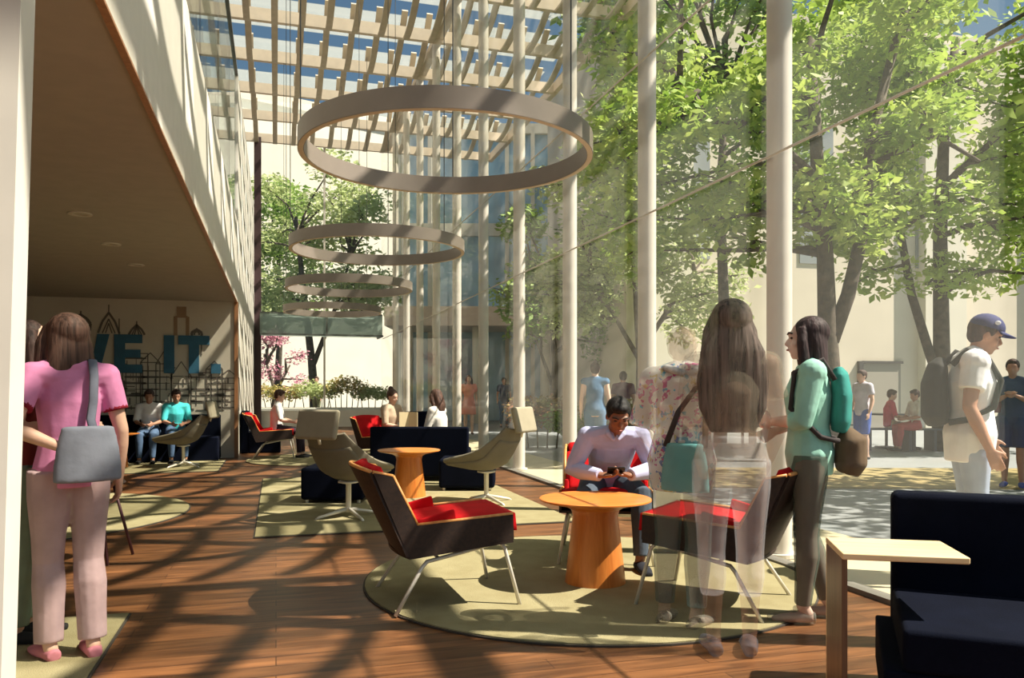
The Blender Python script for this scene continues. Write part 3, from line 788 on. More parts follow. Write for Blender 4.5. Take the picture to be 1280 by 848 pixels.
# ---- H: seated man in pale shirt (chair local frame: faces the camera)
HU, HD = 0.72, 5.98
shirt = cloth('lilac', (0.44, 0.46, 0.66), var=0.10)
pm = dict(pelvis=(0, -.02, .54), waist=(0, .06, .66), chest=(0, .20, .79), neck=(.0, .34, .90), shL=(-.175, .31, .875), shR=(.175, .31, .875),
          hipL=(-.10, .0, .52), hipR=(.10, .0, .52), kneeL=(-.17, .42, .50), kneeR=(.20, .42, .50), ankleL=(-.15, .50, .085), ankleR=(.22, .30, .085),
          elL=(-.265, .34, .655), wrL=(-.085, .49, .635), elR=(.285, .34, .655), wrR=(.115, .50, .635), head=(-.015, .42, 1.015))
hl = world(HU, HD)
rH, J, hp, s = person('man in a pale lilac shirt sitting in a red chair, looking down at his hands', (hl.x, hl.y, 0), RZC, 1.78, pose=pm, top=dict(m=shirt, sleeve=2.0, hem=-.05, placket=shirt, loose=.006), pants=dict(m=cloth('slate', (0.07, 0.09, 0.12)), loose=.004),
    hair=dict(m=hairm('black', (0.012, 0.010, 0.010)), style='short'), shoes=dict(m=cloth('darkshoe', (0.02, 0.022, 0.03), var=.02)), skincol=SKB, head_rot=(-.55, .06, 0), voxel=.0065,
    handdir={'L': ((.9, .25, .1), (.1, .2, 1), (-.1, .9, .3)), 'R': ((-.9, .2, .05), (0, .3, 1), (0, .9, .3))}, curl=.75, build=1.0)
ph = thing('phone', 'dark phone in the hands of the seated man', 'phone', (0, 0, 0)); ph.location = (hl.x, hl.y, 0); ph.rotation_euler = (0, 0, RZC)
bm = BM(); box(bm, -.032, .032, -.010, .0, -.06, .06, Matrix.Translation(((J['wrL']+J['wrR'])/2+Vector((0, .05, .035)))) @ Matrix.Rotation(-.9, 4, 'X') @ Matrix.Rotation(PI/2, 4, 'Y')); obj('phone_case', bm, mat('phone_black', (0.01, 0.01, 0.012), 0.2), ph, bevel=.003)

# ---- C: long haired woman in front, ghosted
rC, J, hp, s = person('woman with very long brown hair, seen from behind, nearly transparent below', G(914, 3.78), rz_of(.12, 1), 1.69,
    pose=dict(ankleL=(-.085, -.02, .085), ankleR=(.085, 0, .085), elL=(-.20, .05, 1.12), wrL=(-.10, .20, 1.05), elR=(.225, .0, 1.10), wrR=(.20, .12, .92)),
    top=dict(m=cloth('sheer_tan', (0.42, 0.36, 0.26), 0.16), sleeve=0.6), pants=dict(m=cloth('sheer_white', (0.80, 0.80, 0.85), 0.16), frac=1.5), hair=dict(m=hairm('longbrown', (0.125, 0.093, 0.078), 0.80), style='long', len=.50, w=.150, vol=1.18),
    shoes=dict(m=cloth('sheer_shoe', (0.08, 0.08, 0.10), 0.4)), skincol=SKT, a_skin=0.14, voxel=.0085, face=False)
# ---- D: woman in floral top
rD, J, hp, s = person('woman in a white floral top, half hidden behind the long haired woman', G(852, 4.22), rz_of(.55, .8), 1.60,
    pose=dict(elL=(-.24, -.02, 1.10), wrL=(-.18, .12, .95), elR=(.21, .02, 1.1), wrR=(.1, .18, 1.0)),
    top=dict(m=floral('top', (0.78, 0.74, 0.68), 0.60), sleeve=.95, loose=.020, hem=-.17), pants=dict(m=cloth('sheer_slate', (0.10, 0.15, 0.14), 0.42), frac=1.9, loose=.006), hair=dict(m=hairm('blonde', (0.45, 0.36, 0.24), 0.22), style='short'),
    shoes=dict(m=cloth('sheer_grey_shoe', (0.25, 0.24, 0.2), 0.35)), skincol=('sheer', (0.6, 0.42, 0.32)), a_skin=0.2, voxel=.009, face=False)
sc_ = thing('neck_scarf', 'black and white scarf at the neck of the woman in the floral top', 'scarf', G(852, 4.22)); sc_.rotation_euler = (0, 0, rz_of(.55, .8))
bm = BM(); c0 = J['neck']+Vector((0, 0, .01)); tube(bm, [c0+Vector((.085*math.cos(a), .075*math.sin(a), .015*math.sin(2*a))) for a in [2*PI*k/16 for k in range(16)]], .020, 8, closed=True)
m_ = mat('scarf_stripe', (0.05, 0.05, 0.06), 0.8, col2=(0.75, 0.73, 0.70), vscale=14); obj('wrap', bm, m_, sc_, smooth=True)
tb = thing('tote_bag', 'teal canvas tote bag carried by the woman in the floral top', 'bag', G(852, 4.22)); tb.rotation_euler = (0, 0, rz_of(.55, .8))
strap_and_bag(tb, J, s, (.13, -.02, 1.36), .10, -.20, .86, .26, .10, .24, cloth('tealbag', (0.16, 0.42, 0.42), 0.6), cloth('darkstrap', (0.06, 0.05, 0.05)))
# ---- E: woman in mint, profile to the left
E_RZ = rz_of(-.92, .30)
rE, J, hp, s = person('woman in a mint top with long dark hair, in profile facing left', G(1012, 4.33), E_RZ, 1.66,
    pose=dict(ankleL=(-.09, .04, .085), ankleR=(.09, -.10, .085), elL=(-.20, .04, 1.11), wrL=(-.02, .20, 1.10), elR=(.205, .03, 1.11), wrR=(.04, .19, 1.04)),
    top=dict(m=cloth('mint', (0.36, 0.66, 0.55), 0.93), sleeve=1.6, loose=.004, hem=-.12), pants=dict(m=cloth('olive_jeans', (0.10, 0.125, 0.10), 0.62), frac=1.95), hair=dict(m=hairm('verydark', (0.040, 0.024, 0.025)), style='long', len=.40, w=.115, vol=1.15),
    shoes=dict(m=cloth('sheer_grey_shoe', (0.25, 0.24, 0.2), 0.35)), skincol=SKP, a_skin=.75, voxel=.0075)
tb = thing('backpack', 'teal and brown backpack on the back of the woman in mint', 'bag', G(1012, 4.33)); tb.rotation_euler = (0, 0, E_RZ)
bm = BM(); tube(bm, [(0, -.15, 1.02), (0, -.155, 1.08), (0, -.16, 1.22), (0, -.15, 1.33), (0, -.14, 1.37)], [.10, .13, .13, .10, .05], 16, lat=(1, 0, 0), flat=[.04, .055, .055, .045, .02]); meshobj('pack_body', bake(bm, .01, 6, 'pack'), cloth('tealpack', (0.05, 0.28, 0.25), .9), tb)
bm = BM(); tube(bm, [(0, -.19, .80), (0, -.205, .86), (0, -.205, .98), (0, -.18, 1.04)], [.09, .12, .12, .06], 14, lat=(1, 0, 0), flat=[.06, .085, .08, .03]); meshobj('pocket', bake(bm, .01, 6, 'pocket'), cloth('brownpack', (0.14, 0.095, 0.06), .9), tb)
for q in (-1, 1):
  bm = BM(); tube(bm, [(q*.10, -.12, 1.30), (q*.12, -.06, 1.44*s), (q*.115, .08, 1.34), (q*.13, .10, 1.15), (q*.15, -.05, 1.0), (q*.11, -.14, .98)], .014, 8)
  obj('strap', bm, cloth('darkstrap', (0.06, 0.05, 0.05)), tb, smooth=True)
# ---- F: man in cap outside the glass
F_RZ = rz_of(.92, -.25)
rF, J, hp, s = person('man in a white tee, navy cap and black backpack, outside the glass at the right', G(1212, 5.25), F_RZ, 1.76,
    pose=dict(elR=(.225, -.06, 1.10), wrR=(.235, .05, .84), elL=(-.23, .02, 1.1), wrL=(-.22, .16, .88), neck=(0, .02, 1.42), head=(0, .09, 1.545)),
    top=dict(m=cloth('whitetee', (0.78, 0.77, 0.78)), sleeve=.62, loose=.016, hem=-.18), pants=dict(m=cloth('paleblue', (0.42, 0.50, 0.66), .8), frac=1.2, loose=-.004), hair=dict(m=hairm('darkbrown', (0.06, 0.035, 0.03)), style='short'),
    shoes=dict(m=cloth('darkshoe', (0.02, 0.022, 0.03), var=.02)), skincol=SKT, head_rot=(-.32, 0, 0), voxel=.008, build=1.06)
hrF = Matrix.Rotation(-.32, 3, 'X')
cp = thing('baseball_cap', 'navy baseball cap on the man in the white tee', 'cap', G(1212, 5.25)); cp.rotation_euler = (0, 0, F_RZ)
bm = BM(); ball(bm, hp(0, -.010, .052), (.092*s, .106*s, .088*s), 20, hrF)
bmesh.ops.bisect_plane(bm, geom=bm.verts[:]+bm.edges[:]+bm.faces[:], plane_co=hp(0, 0, .045), plane_no=hrF @ Vector((0, .0, 1)), clear_inner=True)
obj('crown', bm, cloth('navycap', (0.05, 0.055, 0.14)), cp, smooth=True)
bm = BM()
def brim(u, v):
    a = (u-.5)*2.2; rr = .095+.085*v*math.cos(a*.7)
    return hp(math.sin(a)*(.078+.012*v), math.cos(a)*rr+(-.01), .052-.012*v-.012*abs(a)*v)
sheet(bm, brim, 12, 5, .006); obj('brim', bm, cloth('navycap', (0.05, 0.055, 0.14)), cp, smooth=True)
bm = BM(); ball(bm, hp(.086, .02, .085), (.006, .018, .014), 8); obj('emblem', bm, mat('cap_emblem', (0.7, 0.7, 0.75), .6), cp)
tb = thing('backpack', 'black backpack worn by the man in the navy cap', 'bag', G(1212, 5.25)); tb.rotation_euler = (0, 0, F_RZ)
bm = BM(); tube(bm, [(0, -.19, .98*s), (0, -.205, 1.04*s), (0, -.21, 1.24*s), (0, -.19, 1.36*s), (0, -.17, 1.41*s)], [.12, .145, .14, .11, .05], 16, lat=(1, 0, 0), flat=[.06, .085, .08, .06, .02]); meshobj('pack_body', bake(bm, .01, 6, 'pack'), cloth('blackpack', (0.035, 0.035, 0.032)), tb)
for q in (-1, 1):
  bm = BM(); tube(bm, [(q*.11, -.13, 1.36*s), (q*.13, -.05, 1.45*s), (q*.13, .07, 1.40*s), (q*.13, .145, 1.26*s), (q*.15, .10, 1.10*s), (q*.17, -.06, 1.02*s), (q*.12, -.15, 1.0*s)], .020, 8)
  obj('strap', bm, cloth('blackpack', (0.035, 0.035, 0.032)), tb, smooth=True)
# ---- G: person behind with backpack at right frame edge
person('person in a dark blue top and shorts at the right frame edge, outside', G(1266, 10.2), rz_of(-.6, -.8), 1.66, pose=dict(elL=(-.2, .1, 1.12), wrL=(-.05, .2, 1.2), elR=(.2, .1, 1.12), wrR=(.05, .2, 1.2)),
    top=dict(m=cloth('bluepack', (0.05, 0.06, 0.13)), sleeve=.6), pants=dict(m=cloth('blueshort', (0.04, 0.06, 0.14)), frac=.9, loose=.02), hair=dict(m=hairm('darkbrown', (0.06, 0.035, 0.03)), style='short'), shoes=dict(m=cloth('blueshoe', (0.03, 0.06, 0.25))), skincol=SKT, voxel=.014, face=False)
tb = thing('satchel', 'dark red satchel on the person at the right frame edge', 'bag', G(1266, 10.2)); tb.rotation_euler = (0, 0, rz_of(-.6, -.8))
strap_and_bag(tb, J, .95, (.13, 0, 1.4), .20, .02, 1.12, .24, .12, .34, cloth('darkred', (0.16, 0.02, 0.03)), cloth('darkstrap', (0.06, 0.05, 0.05)))

# ---- seated far figures
SIT = dict(pelvis=(0, 0, .54), waist=(0, -.02, .68), chest=(0, .0, .86), neck=(0, .02, 1.02), shL=(-.165, .02, .975), shR=(.165, .02, .975), hipL=(-.09, .02, .52), hipR=(.09, .02, .52),
           kneeL=(-.11, .42, .50), kneeR=(.11, .42, .50), ankleL=(-.11, .46, .085), ankleR=(.11, .40, .085), elL=(-.21, .08, .72), elR=(.21, .08, .72), wrL=(-.10, .30, .68), wrR=(.10, .30, .68), head=(0, .05, 1.155))
black = cloth('blackshoe', (0.02, 0.02, 0.02))
def seated(label, p, rz, top, pants, hair, sk, H=1.66, style='short', ln=.25, hpz=(-.25, 0, 0)):
    return person(label, (p[0], p[1], 0), rz, H, pose=SIT, top=dict(m=top, sleeve=1.2, hem=-.05), pants=dict(m=pants), hair=dict(m=hair, style=style, len=ln), shoes=dict(m=black), skincol=sk, head_rot=hpz, voxel=.014, face=False)
HB = hairm('darkbrown', (0.06, 0.035, 0.03)); HBR = hairm('brown', (0.085, 0.045, 0.033))
seated('seated person in a white shirt leaning over on the navy bench by the mural', (-2.08, 14.93), PI, cloth('whiteshirt', (0.8, 0.78, 0.76)), cloth('jeans', (0.08, 0.13, 0.22)), HB, SKT)
seated('seated person in a turquoise top on the navy bench by the mural', (-1.66, 14.93), PI+.2, cloth('turquoise', (0.08, 0.60, 0.62)), cloth('jeans', (0.08, 0.13, 0.22)), HB, SKT)
pS = fl(352, 577)
seated('seated person in a white top in the far red chair by the left wall', (0.02, 15.1), rz_of(.95, .2), cloth('whiteshirt', (0.8, 0.78, 0.76)), cloth('darkslacks', (0.03, 0.02, 0.03)), HBR, SKL)
pT = at(488, 12.6); pU = at(548, 11.15)
seated('seated person in a beige top in the red chair behind the navy sofa', (pT.x, pT.y), rz_of(.8, -.5), cloth('beigetop', (0.50, 0.38, 0.27)), cloth('darkslacks', (0.03, 0.02, 0.03)), HBR, SKL, style='bun')
seated('woman in a white top sitting sideways on the far navy sofa', (pU.x, pU.y), rz_of(-.85, .3), cloth('whitetop', (0.72, 0.68, 0.62)), cloth('beigeslacks', (0.35, 0.26, 0.2)), HBR, SKT, style='long', ln=.22)
# ---- far standing figures outside
def far(label, px, D, du, dD, H, top, pants, hair, sk, style='short', skirtm=None, sleeve=.6, shorts=1.9, pose=None, voxel=.018, ln=.25):
    kw = dict(skirt=dict(m=skirtm)) if skirtm else dict(pants=dict(m=pants, frac=shorts))
    return person(label, G(px, D), rz_of(du, dD), H, top=dict(m=top, sleeve=sleeve), hair=dict(m=hair, style=style, len=ln), shoes=dict(m=black), skincol=sk, voxel=voxel, face=False, pose=pose, **kw)
far('woman in a blue tank top with a hair bun walking outside, behind the seated man', 744, 12.6, .1, 1, 1.70, cloth('bluetank', (0.10, 0.20, 0.34)), cloth('blueskirt', (0.10, 0.19, 0.32)), HB, SKP, 'bun', sleeve=0)
far('person in a dark plum top walking outside, right of the woman with the bun', 779, 15.5, .1, 1, 1.62, cloth('plum', (0.14, 0.06, 0.09)), cloth('darkslacks', (0.03, 0.02, 0.03)), HB, SKT)
far('person in an orange top with a blue bag outside, left of the floral top', 838, 13.5, -.3, -1, 1.62, cloth('orange', (0.50, 0.16, 0.06)), cloth('jeans', (0.08, 0.13, 0.22)), HB, SKT)
far('person in a coral dress standing outside beyond the middle columns', 586, 22, .1, -1, 1.66, cloth('coral', (0.72, 0.26, 0.20)), cloth('coral', (0.72, 0.26, 0.20)), HBR, SKL, 'long', skirtm=cloth('coral', (0.72, 0.26, 0.20)))
far('person in dark clothes standing far outside between two columns left of the seated man', 630, 26, .1, -1, 1.66, cloth('navytop', (0.03, 0.04, 0.09)), cloth('jeans', (0.08, 0.13, 0.22)), HB, SKT)
far('person in a pale top and blue shorts outside, beside the woman in mint', 1078, 14.2, -.8, -.3, 1.62, cloth('palelilac', (0.55, 0.52, 0.60)), cloth('blueshorts', (0.06, 0.12, 0.42)), HB, SKL, shorts=1.0)
far('person in a grey jacket standing beyond the end glass wall', 396, 31.5, -.3, -1, 1.78, cloth('greyjacket', (0.20, 0.21, 0.20)), cloth('olive', (0.16, 0.17, 0.10)), HBR, SKL, sleeve=1.9)
pM = at(1112, 16.6); pN = at(1146, 16.2)
seated('person in a red top on an outdoor seat, left of the one in white', (pM.x, pM.y), rz_of(.7, -.2), cloth('redtop', (0.60, 0.06, 0.10)), cloth('beigeslacks', (0.35, 0.26, 0.2)), HBR, SKL)
seated('person in a white top on an outdoor seat, in front of the dark doorway', (pN.x, pN.y), rz_of(-.9, -.1), cloth('whitetop', (0.72, 0.68, 0.62)), cloth('redslacks', (0.45, 0.08, 0.08)), HB, SKT)
# ================================================================== furniture
def bucket_proto():
    t = thing('armchair', 'x', 'chair')
    HW = .33
    def back_in(u, v):   # inner face of the back, u across, v up
        x = (u-.5)*2*HW; y = -.28+(-.20)*v; z = .33+.47*v
        bulge = -.07*(1-((u-.5)*2)**2)*(0.35+.65*v)
        zc = .02*(1-((u-.5)*2)**2)*v
        return (x*(1-.06*v), y+bulge, z+zc)
    def seat_in(u, v):
        x = (u-.5)*2*HW; return (x, -.28+.60*v-.05*(1-((u-.5)*2)**2)*(1-v), .33+.06*v)
    bm = BM(); sheet(bm, back_in, 14, 6, -.018); sheet(bm, seat_in, 14, 4, .018)
    side = [(-.28, .315), (-.48, .80), (-.37, .775), (-.235, .50), (.32, .535), (.325, .39)]
    for q in (-1, 1):
        x0 = q*HW; x1 = q*(HW-.018)
        P = side
        prism(bm, P, min(x0, x1), max(x0, x1), 'yz')
    obj('shell', bm, M_SHELL, t, label='dark walnut shell')
    # plywood edge strips on top of sides and back
    bm = BM()
    for q in (-1, 1):
        x = q*(HW-.009)
        for a, b in (((-.48, .80), (-.37, .775)), ((-.37, .775), (-.235, .50)), ((-.235, .50), (.32, .535))):
            tube(bm, [(x, a[0], a[1]), (x, b[0], b[1])], .0105, 6)
    tube(bm, [Vector(back_in(k/16, 1))+Vector((0, -.009, 0)) for k in range(17)], .0115, 6)
    obj('wood_edge', bm, M_PLY, t, smooth=True, label='orange plywood edge')
    # upholstery
    bm = BM()
    def cush(u, v):
        x = (u-.5)*2*(HW-.022); e = 1-abs((u-.5)*2)**6
        return (x, -.27+.61*v, .475+.062*v+.022*e*max(0, math.sin(PI*min(1, v)))**.5)
    sheet(bm, cush, 14, 10, .10); obj('seat_cushion', bm, M_RED, t, smooth=True, bevel=0)
    bm = BM()
    def bc(u, v):
        p = Vector(back_in(.5+(u-.5)*.93, .20+.78*v)); return p+Vector((0, .055, .03))
    sheet(bm, bc, 14, 8, -.05); obj('back_cushion', bm, M_RED, t, smooth=True)
    for q in (-1, 1):
        # raised padding on the inner side
        bm = BM()
        prism(bm, [(-.27, .44), (-.40, .755), (-.37, .755), (-.225, .525), (-.02, .575), (.0, .48)], min(q*(HW-.02), q*(HW-.05)), max(q*(HW-.02), q*(HW-.05)), 'yz')
        obj('side_padding', bm, M_RED, t, bevel=.008)
    for q in (-1, 1):
        bm = BM(); x = q*.27; xo = q*.335
        pts = [(xo, -.36, .008), (x*1.05, -.20, .255), (x, -.17, .282), (x, .05, .325), (x, .22, .362), (x, .262, .362), (x*1.03, .285, .335), (xo, .36, .008)]
        tube(bm, pts, .0115, 10)
        obj('leg_frame', bm, M_CHROME, t, smooth=True)
    
    for ya, za in ((-.10, .295), (.18, .352)):
        bm = BM(); tube(bm, [(-.27, ya, za), (.27, ya, za)], .009, 8); obj('cross_bar', bm, M_CHROME, t, smooth=True)
    return t
def place(t, u, D, rz, label, group=None, sc=None):
    p = world(u, D); t.location = (p.x, p.y, 0.0); t.rotation_euler = (0, 0, rz); t['label'] = label
    if group: t['group'] = group
    return t
ch = bucket_proto()
GC = 'red upholstered armchairs with dark walnut shells'
place(ch, -.40, 4.80, rz_of(.67, .22), 'empty red armchair with a dark walnut shell left of the front orange table', GC)
c = copy_tree(ch); place(c, 1.19, 4.70, rz_of(-.86, .52), 'red armchair with a dark shell right of the front orange table, behind the standing women', GC)
c = copy_tree(ch); place(c, HU-.02, HD-.02+.0, RZC-.12, 'red armchair in which the man in the lilac shirt sits', GC)
c = copy_tree(ch); place(c, 0, 0, 0, 'far red armchair by the left wall, under a seated person in white', GC); c.location = (-.02, 15.1, 0); c.rotation_euler = (0, 0, rz_of(.95, .2))
c = copy_tree(ch); pT2 = at(484, 12.6); place(c, 0, 0, rz_of(.8, -.5), 'far red armchair behind the navy sofa', GC); c.location = (pT2.x, pT2.y, 0)

def lounge_proto():
    t = thing('swivel_chair', 'x', 'chair')
    prof = [(.40, .415), (.30, .40), (.12, .375), (-.06, .37), (-.20, .43), (-.28, .54), (-.35, .68), (-.41, .82)]
    wid = [.30, .34, .36, .37, .37, .36, .32, .26]
    lift = [.05, .10, .17, .22, .22, .19, .12, .06]
    def P(v):
        f = v*(len(prof)-1); i = min(int(f), len(prof)-2); q = f-i; q = q*q*(3-2*q)*.5+q*.5
        a, b = Vector((0, *prof[i])), Vector((0, *prof[i+1]))
        return a.lerp(b, q), wid[i]*(1-q)+wid[i+1]*q, lift[i]*(1-q)+lift[i+1]*q, (b-a).normalized()
    def shell(u, v):
        c, w, l, tg = P(v); uu = (u-.5)*2
        tg = (P(min(1, v+.12))[0]-P(max(0, v-.12))[0]).normalized()
        nrm = Vector((0, tg.z, -tg.y))
        return c+Vector((uu*w*(1-.10*abs(uu)**3), 0, 0))+nrm*(abs(uu)**2.4*l)
    bm = BM(); sheet(bm, shell, 20, 24, .035); o = obj('shell', bm, M_TAUPE, t, smooth=True, bevel=.008)
    bm = BM()
    def pad(u, v):
        p = shell(.12+.76*u, .06+.80*v); c = shell(.5, .06+.80*v)
        return p+(Vector((0, .02, .02)))*1.0
    sheet(bm, pad, 16, 20, -.03); obj('seat_pad', bm, M_TAUPE, t, smooth=True)
    # headrest
    bm = BM()
    box(bm, -.235, .235, -.03, .03, -.14, .14, Matrix.Translation((0, -.455, .925)) @ Matrix.Rotation(-.22, 4, 'X')); obj('headrest', bm, M_TAUPELIGHT, t, bevel=.028, bseg=3)
    bm = BM(); tube(bm, [(0, -.42, .74), (0, -.455, .86)], .014, 8); obj('headrest_bracket', bm, M_CHROME, t, smooth=True)
    bm = BM(); lathe(bm, [(0, .06), (.032, .06), (.026, .10), (.026, .33), (.10, .345), (.10, .36), (0, .36)], 20, (0, -.0, 0)); obj('pedestal', bm, M_CHROME, t, smooth=True)
    for k in range(4):
        a = PI/4+k*PI/2+.3
        bm = BM(); tube(bm, [(.02*math.cos(a), .02*math.sin(a), .085), (.30*math.cos(a), .30*math.sin(a), .030), (.335*math.cos(a), .335*math.sin(a), .012)], [.020, .014, .012], 8); obj('base_foot', bm, M_CHROME, t, smooth=True)
    return t
lc = lounge_proto(); GL = 'taupe swivel lounge chairs with headrests'
place(lc, -1.59, 7.78, rz_of(.45, .9), 'taupe swivel lounge chair with headrest, seen from behind, left of the middle orange table', GL)
c = copy_tree(lc); place(c, -.28, 8.75, rz_of(-.87, .42), 'taupe swivel lounge chair with headrest right of the middle orange table', GL)
c = copy_tree(lc); place(c, 0, 0, 1.35, 'taupe swivel lounge chair in front of the navy bench by the mural', GL); c.location = (-1.42, 13.75, 0)

def table_proto():
    t = thing('round_table', 'x', 'table')
    bm = BM(); lathe(bm, [(0, .50), (.20, .505), (.345, .535), (.36, .542), (.36, .55), (.355, .553), (0, .553)], 64); obj('tabletop', bm, M_TABLETOP, t, bevel=0)
    bm = BM(); lathe(bm, [(0, 0), (.195, 0), (.195, .01), (.145, .44), (.155, .48), (.20, .506), (0, .506)], 56); o = obj('base', bm, M_TABLE, t)
    for o in t.children:
        for p in o.data.polygons: p.use_smooth = True
        e = o.modifiers.new('e', 'EDGE_SPLIT'); e.split_angle = 0.5
    return t
tp = table_proto(); GT = 'orange cherry round tables with cone bases'
place(tp, .535, 5.14, 0, 'orange wooden round table with a cone base in front of the seated man', GT)
c = copy_tree(tp); place(c, -1.19, 9.25, 0, 'orange wooden round table between the two taupe lounge chairs', GT)
c = copy_tree(tp); place(c, 0, 0, 0, 'orange wooden round table in front of the navy bench by the mural', GT); c.location = (-2.45, 13.95, 0)

def rbox(name, par, x0, x1, y0, y1, z0, z1, m=None, bev=.03, label=None):
    bm = BM(); box(bm, x0, x1, y0, y1, z0, z1); return obj(name, bm, m or M_NAVY, par, bevel=bev, bseg=3, label=label)
def footed(par, x0, x1, y0, y1, h=.08):
    for x in (x0, x1):
        for y in (y0, y1):
            bm = BM(); lathe(bm, [(0, 0), (.018, 0), (.022, h), (0, h)], 12, (x, y, 0)); obj('leg', bm, M_CHROME, par)
# foreground navy sofa: local x along back, faces local -y
pA = world(1.60, 3.37); pdir = Vector((.36, -.29)).normalized()
sofa = thing('sofa', 'dark navy sofa at the right edge, nearest the camera', 'sofa', (pA.x, pA.y, 0), math.atan2(pdir.y, pdir.x))
rbox('backrest', sofa, 0, .98, 0, .14, .10, .815)
rbox('seat_cushion', sofa, -.0, .98, -.66, .0, .27, .42, bev=.02)
rbox('seat_base', sofa, -0.06, .97, -.65, .10, .08, .27, bev=.01)
footed(sofa, .05, .92, -.6, .05)
ct = thing('side_table', 'pale maple C shaped side table reaching over the front navy sofa', 'table', world(1.21, 2.93), -TH-.20)
M_FRAME = wood('shade_brown_wood', (0.12, 0.06, 0.035), (0.20, 0.11, 0.06), axis='Z')  # shade on the table's upright is put into this dark brown
bm = BM(); box(bm, 0, .43, 0, .33, .625, .65); obj('tabletop', bm, M_PALEWOOD, ct, bevel=.005)
bm = BM(); box(bm, 0.0, .02, .01, .31, 0, .625); obj('upright', bm, M_FRAME, ct, bevel=.002, label='upright panel with shade painted in as brown')
bm = BM(); box(bm, 0.0, .022, .312, .322, 0, .625); obj('upright_edge', bm, M_PALEWOOD, ct)
bm = BM(); box(bm, .02, .20, .01, .06, 0.0, .015); obj('foot', bm, M_FRAME, ct)
bm = BM(); box(bm, .02, .20, .26, .31, 0.0, .015); obj('foot', bm, M_FRAME, ct)

# far navy sofa (back to the camera)
pB = at(462, 10.75)
s2 = thing('sofa', 'navy sofa seen from behind, beyond the middle orange table', 'sofa', (pB.x, pB.y, 0), -TH-.03)
rbox('backrest', s2, 0, 1.33, 0, .13, .08, .745)
rbox('seat_cushion', s2, 0.02, 1.31, .13, .75, .10, .43)
footed(s2, .08, 1.25, .05, .65)
pC = at(500, 13.3)
s3 = thing('armchair', 'navy armchair behind the far sofa, right of the red chair', 'chair', (pC.x+.1, pC.y, 0), -TH+.4)
rbox('backrest', s3, 0, .66, 0, .13, .08, .88); rbox('seat_cushion', s3, 0.02, .64, -.55, .0, .10, .43); footed(s3, .08, .58, -.5, .08)
# bench by mural
s4 = thing('bench', 'long navy bench against the mural wall', 'bench', (-5.3, 14.85, 0), 0)
rbox('backrest', s4, 0, 4.34, .38, .60, .0, .80); rbox('seat_cushion', s4, 0, 4.34, -.10, .38, .0, .43)
s5 = thing('armchair', 'navy armchair against the left wall beyond the mural', 'chair', (XL+.02, 16.4, 0), 0)
rbox('backrest', s5, 0.0, .14, 0, .8, .0, .82); rbox('seat_cushion', s5, .14, .75, .02, .78, .0, .42)
# navy ottomans
for (u, D, lb) in ((-1.95, 8.95, 'navy cube ottoman left of the middle orange table'), (-.55, 10.0, 'navy cube ottoman right of the middle orange table')):
    p = world(u, D); o = thing('ottoman', lb, 'ottoman', (p.x, p.y, 0), -TH, 'navy ottomans')
    rbox('cushion', o, -.34, .34, -.3, .3, .05, .40, bev=.035); footed(o, -.28, .28, -.24, .24, .06)
# small dark side table behind the woman in pink
p = at(118, 5.85)
st = thing('stool', 'small dark stool with thin splayed legs behind the woman in pink', 'stool', (p.x, p.y, 0))
bm = BM(); lathe(bm, [(0, .55), (.20, .55), (.21, .565), (.20, .58), (0, .58)], 32); obj('seat', bm, M_SHELL, st)
for k in range(4):
    a = k*PI/2+.5; bm = BM(); tube(bm, [(.13*math.cos(a), .13*math.sin(a), .55), (.27*math.cos(a), .27*math.sin(a), .005)], .011, 8); obj('leg', bm, mat('dark_maroon_metal', (0.07, 0.02, 0.025), .5), st, smooth=True)

# book / paper held
p = at(511, 12.35)
bk = thing('open_magazine', 'cream magazine held by the seated person behind the navy sofa', 'magazine', (p.x, p.y, .78), -TH)
bm = BM(); box(bm, -.15, 0, -.005, .005, -.12, .12, Matrix.Rotation(.35, 4, 'Z')); box(bm, 0, .15, -.005, .005, -.12, .12, Matrix.Rotation(-.35, 4, 'Z')); obj('pages', bm, mat('cream_paper', (0.80, 0.66, 0.40), .8), bk)

# ================================================================== outside
M_PAVE = mat('shade_toned_paving', (0.22, 0.235, 0.24), 0.85, var=0.06, vscale=1.2)  # shade lying over the plaza is put into this bluish grey
M_SUNPAVE = mat('sun_toned_paving', (0.46, 0.41, 0.27), 0.85, var=0.05, vscale=2)  # the same paving where sun falls, painted cream
M_STRAW = mat('dry_lawn', (0.30, 0.235, 0.10), 0.95, var=0.15, vscale=3)
bm = BM(); box(bm, XG, 70, -12, 90, -.14, -.02); box(bm, -30, XG, YEND, 90, -.14, -.02); struct('ground', bm, M_PAVE, label='plaza paving with shade painted in as blue grey')
bm = BM(); box(bm, XG+.05, 4.7, -2, YEND, -.05, -.005); struct('ground_strip', bm, M_SUNPAVE, label='paving strip along the glass, painted cream as sunlit')
# lawn strip
def quad_world(pts, z0, z1):
    bm = BM(); prism(bm, [(p.x, p.y) for p in pts], z0, z1, 'xy'); return bm
A1, A2, B1, B2 = world(2.2, 10.3), world(9.0, 10.0), world(2.9, 12.8), world(11, 12.6)
o = struct('lawn_strip', quad_world([A1, A2, B2, B1], -.04, .0), M_STRAW, label='dry yellow lawn strip on the plaza')

